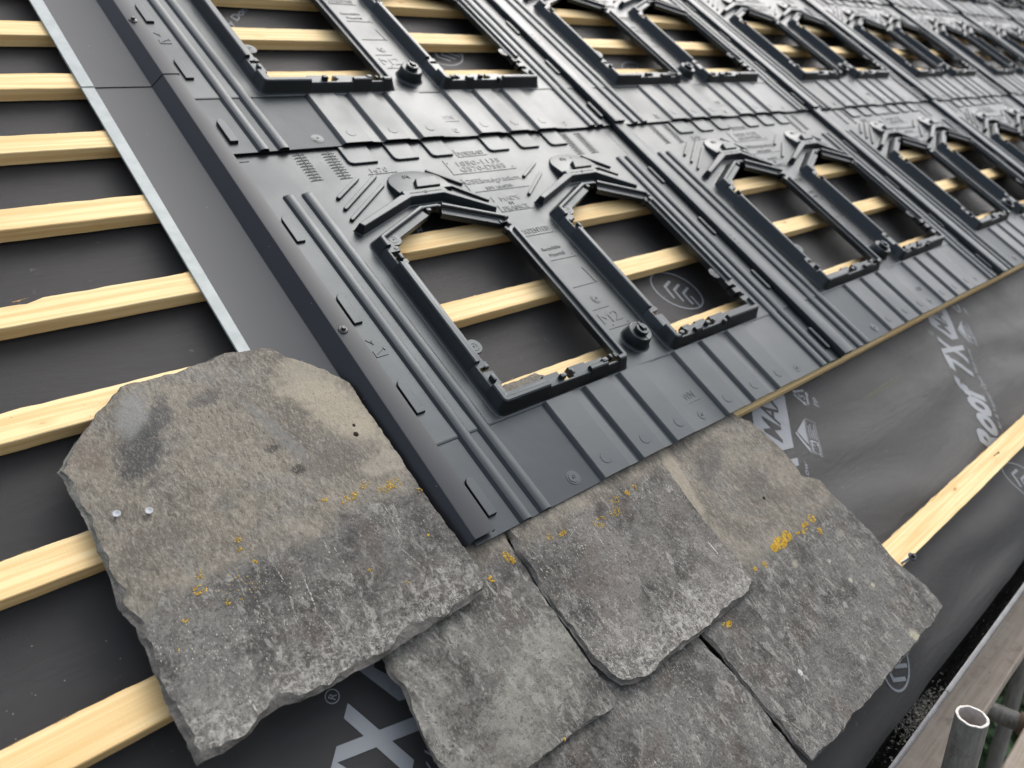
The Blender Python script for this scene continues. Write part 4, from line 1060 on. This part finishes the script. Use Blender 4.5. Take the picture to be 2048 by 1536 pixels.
for k in range(700):
    x = rnd.gauss(.665, .045); stone((x, -.440 + rnd.uniform(-.014, .012), -.470 + rnd.uniform(-.01, .012)), rnd.uniform(.0006, .0035))
M_GRIT = simple('slate_grit', (.10, .10, .09), (.42, .41, .36), 900, .85, 0, .1, 1)
tag(link('gutter_grit', gr.mesh('gutter_grit', M_GRIT, 10)), 'loose slate grit lying in the black gutter', 'grit', None, 'stuff')
M_FASC = simple('dark_fascia', (.02, .02, .02), (.03, .03, .03), 20, .5)
fb = MB(); fb.box(-1.5, 9, -.352, -.33, -.62, -.40, .002)
tag(link('fascia_board', fb.mesh('fascia_board', M_FASC)), 'dark fascia board behind the gutter', 'fascia')
M_WALL = simple('grey_render', (.25, .24, .22), (.33, .32, .29), 12, .9, 0, .4)
wb = MB(); wb.box(-1.5, 9, .35, .60, -4.2, -.10, .002)
tag(link('house_wall', wb.mesh('house_wall', M_WALL)), 'grey rendered house wall below the eaves', 'wall')

def board_mat():
    m, t, p = new_mat('weathered_scaffold_timber'); g = G(t)
    gr_ = g.noise(3, 5, .65, g.co((1.2, 30, 30)), .6); bl = g.noise(22, 5, .65); fi = g.noise(160, 3, .7)
    c = g.mix(g.ramp(gr_, .35, .7), (.46, .385, .31), (.34, .28, .22))
    c = g.mix(g.math('MULTIPLY', g.ramp(bl, .5, .7), .6), c, (.48, .43, .36))
    c = g.mix(g.math('MULTIPLY', g.ramp(bl, .46, .3), .45), c, (.17, .14, .115))
    ck_ = g.ramp(g.noise(7, 3, .6, g.co((2.0, 20, 1), (0, 0, .35)), .4), .70, .72)
    c = g.mix(g.math('MULTIPLY', ck_, .7), c, (.05, .042, .035))
    t.links.new(c, p.inputs['Base Color']); p.inputs['Roughness'].default_value = .85
    b = g.bump(fi, .35, .001); b = g.bump(gr_, .4, .002, b); t.links.new(b, p.inputs['Normal'])
    return m
M_BOARD = board_mat()
BZ = -.85
for k, (y0, y1, x0, x1, lab) in enumerate(((-.448, -.333, -.5, 4, 'worn scaffold board beside the gutter, partly behind the upright tube'), (-.755, -.530, .2, 4, 'pale scaffold board at the lower right corner of the photo'))):
    b = MB(); n = 60; R = []
    for i in range(n + 1):
        x = x0 + (x1 - x0) * i / n; q = .003 * noise.noise(Vector((x * 6, k, 1))); z = BZ + .003 * noise.noise(Vector((x * 2, k, 4)))
        R.append([(x, y0 + q, z - .038), (x, y0 + q, z - .003), (x, y0 + .003 + q, z), (x, y1 - .003, z), (x, y1, z - .003), (x, y1, z - .038)])
    b.rings(R, True, True, True)
    tag(link('scaffold_board', b.mesh('scaffold_board', M_BOARD, 30)), lab, 'scaffold board', 'scaffold boards')
def tube_mat():
    m, t, p = new_mat('weathered_galvanised_tube'); g = G(t)
    st_ = g.noise(14, 5, .65, g.co((5, 5, .8))); sp = g.noise(70, 4, .7)
    c = g.mix(g.ramp(st_, .35, .68), (.16, .156, .140), (.27, .265, .24))
    c = g.mix(g.math('MULTIPLY', g.ramp(sp, .58, .7), .5), c, (.27, .27, .25))
    c = g.mix(g.math('MULTIPLY', g.ramp(g.noise(26, 4, .7), .6, .7), .5), c, (.075, .06, .045))
    t.links.new(c, p.inputs['Base Color']); p.inputs['Metallic'].default_value = .1; p.inputs['Roughness'].default_value = .55
    t.links.new(g.bump(sp, .2, .001), p.inputs['Normal'])
    return m
M_TUBE = tube_mat()
M_CUT = simple('bright_cut_steel', (.30, .29, .27), (.50, .49, .46), 160, .55, .1, .4)
M_BORE = simple('dull_tube_bore', (.36, .33, .31), (.48, .44, .41), 60, .6, 0, .2)
def standard(x, y, z):
    r = root('scaffold_tube'); r.matrix_world = Matrix.Translation((x, y, z))
    tag(r, 'upright grey scaffold tube with a bright sawn end', 'scaffold tube', 'scaffold tubes')
    b = MB(); N = 40; R0, R1 = .02415, .0194
    circ = lambda r_, zz: [(r_ * math.cos(2 * math.pi * k / N), r_ * math.sin(2 * math.pi * k / N), zz + .0006 * math.sin(5 * k)) for k in range(N)]
    b.rings([circ(R0, -3.2), circ(R0, -.0012)], True, False); link('tube_wall', b.mesh('tube_wall', M_TUBE, 40), r)
    b = MB(); b.rings([circ(R1, -.0012), circ(R1, -.09), circ(R1, -.5)], True, True); link('tube_bore', b.mesh('tube_bore', M_BORE, 40), r)
    b = MB(); b.rings([circ(R0, -.0012), circ(R0 - .0006, 0), circ(R1 + .0004, 0), circ(R1, -.0012)], True, False)
    link('sawn_end', b.mesh('sawn_end', M_CUT, 40), r)
    return r
standard(.560, -.541, -.328)
# transom behind it with its coupler
tr = root('scaffold_tube'); tr.matrix_world = Matrix.Translation((0, 0, 0))
tag(tr, 'horizontal grey scaffold tube passing behind the upright one', 'scaffold tube', 'scaffold tubes')
b = MB(); p0, p1 = Vector((1.29, -.15, -.915)), Vector((1.405, -1.1, -.915))
b.tube([p0, p0.lerp(p1, .3), p1], .02415, 28); link('tube_wall', b.mesh('tube_wall', M_TUBE, 40), tr)
b = MB(); b.tube([p0.lerp(p1, .375), p0.lerp(p1, .50)], .030, 20); link('sleeve', b.mesh('sleeve', M_RUST, 40), tr)
cp = root('scaffold_coupler'); cp.matrix_world = Matrix.Translation((.575, -.53, -.52)); tag(cp, 'grey steel coupler clamped on the upright scaffold tube', 'coupler')
b = MB(); b.tube([(-.015, -.011, -.03), (-.015, -.011, .03)], .0305, 24); link('clamp', b.mesh('clamp', M_TUBE, 40), cp)
b = MB(); b.tube([(.01, .0, .012), (.050, .008, .012)], .006, 10); b.tube([(.040, .006, .012), (.054, .009, .012)], .0115, 6); link('bolt', b.mesh('bolt', M_CUT, 30), cp)
lg = root('scaffold_tube'); lg.matrix_world = Matrix.Translation((2.06, -.385, -.90)); tag(lg, 'pale grey scaffold leg standing far below under the boards', 'scaffold tube', 'scaffold tubes')
b = MB(); b.tube([(0, 0, 0), (0, 0, -3.28)], .02415, 24); link('tube_wall', b.mesh('tube_wall', M_TUBE, 40), lg)
b = MB(); b.box(-.075, .075, -.075, .075, -3.30, -3.285, .003); link('base_plate', b.mesh('base_plate', M_TUBE, 40), lg)
# ground and planting far below
M_GROUND = simple('damp_soil', (.03, .028, .02), (.07, .06, .04), 3, .95, 0, .4)
b = MB(); b.add([(-300, -300, -4.2), (300, -300, -4.2), (300, 300, -4.2), (-300, 300, -4.2)], [(0, 1, 2, 3)])
tag(link('ground', b.mesh('ground', M_GROUND)), None, None, None, 'structure')
M_PATH = simple('grey_paving', (.22, .22, .21), (.32, .32, .30), 4, .9, 0, .3)
b = MB(); b.box(1.0, 9, -3.6, -1.2, -4.25, -4.17, .01)
tag(link('path', b.mesh('path', M_PATH)), None, None, None, 'structure')
M_LEAF = simple('dark_green_leaf', (.018, .05, .012), (.05, .11, .025), 9, .55, 0, .1)
M_STEM = simple('brown_stem', (.06, .045, .03), (.09, .07, .05), 20, .9)
rnd = random.Random(3)
for cx, cy, rad, lab in ((3.15, -.28, .62, 'dark leafy shrub far below, seen in the gap beside the scaffold tube'), (4.1, -.15, .6, 'dark leafy shrub farther along the foot of the wall')):
    sr = root('shrub'); sr.matrix_world = Matrix.Translation((cx, cy, -4.2)); tag(sr, lab, 'shrub', 'shrubs below the scaffold')
    b = MB()
    for k in range(3200):
        d = Vector((rnd.gauss(0, 1), rnd.gauss(0, 1), rnd.gauss(0, 1))).normalized() * rad * (.35 + .65 * rnd.random() ** .5)
        c = Vector((d.x, d.y * .8, 1.1 + d.z * 1.1)); s_ = rnd.uniform(.03, .06)
        a = Vector((rnd.gauss(0, 1), rnd.gauss(0, 1), rnd.gauss(0, .6))).normalized(); e = a.orthogonal().normalized()
        b.add([c - a * s_, c + e * s_ * .45, c + a * s_, c - e * s_ * .45], [(0, 1, 2, 3)])
    link('foliage', b.mesh('foliage', M_LEAF, 60), sr)
    b = MB()
    for k in range(6):
        q = k * 1.05; b.tube([(0, 0, 0), (.15 * math.cos(q), .15 * math.sin(q), .6), (.4 * math.cos(q), .3 * math.sin(q), 1.3)], [.02, .014, .006], 7)
    link('stems', b.mesh('stems', M_STEM, 60), sr)
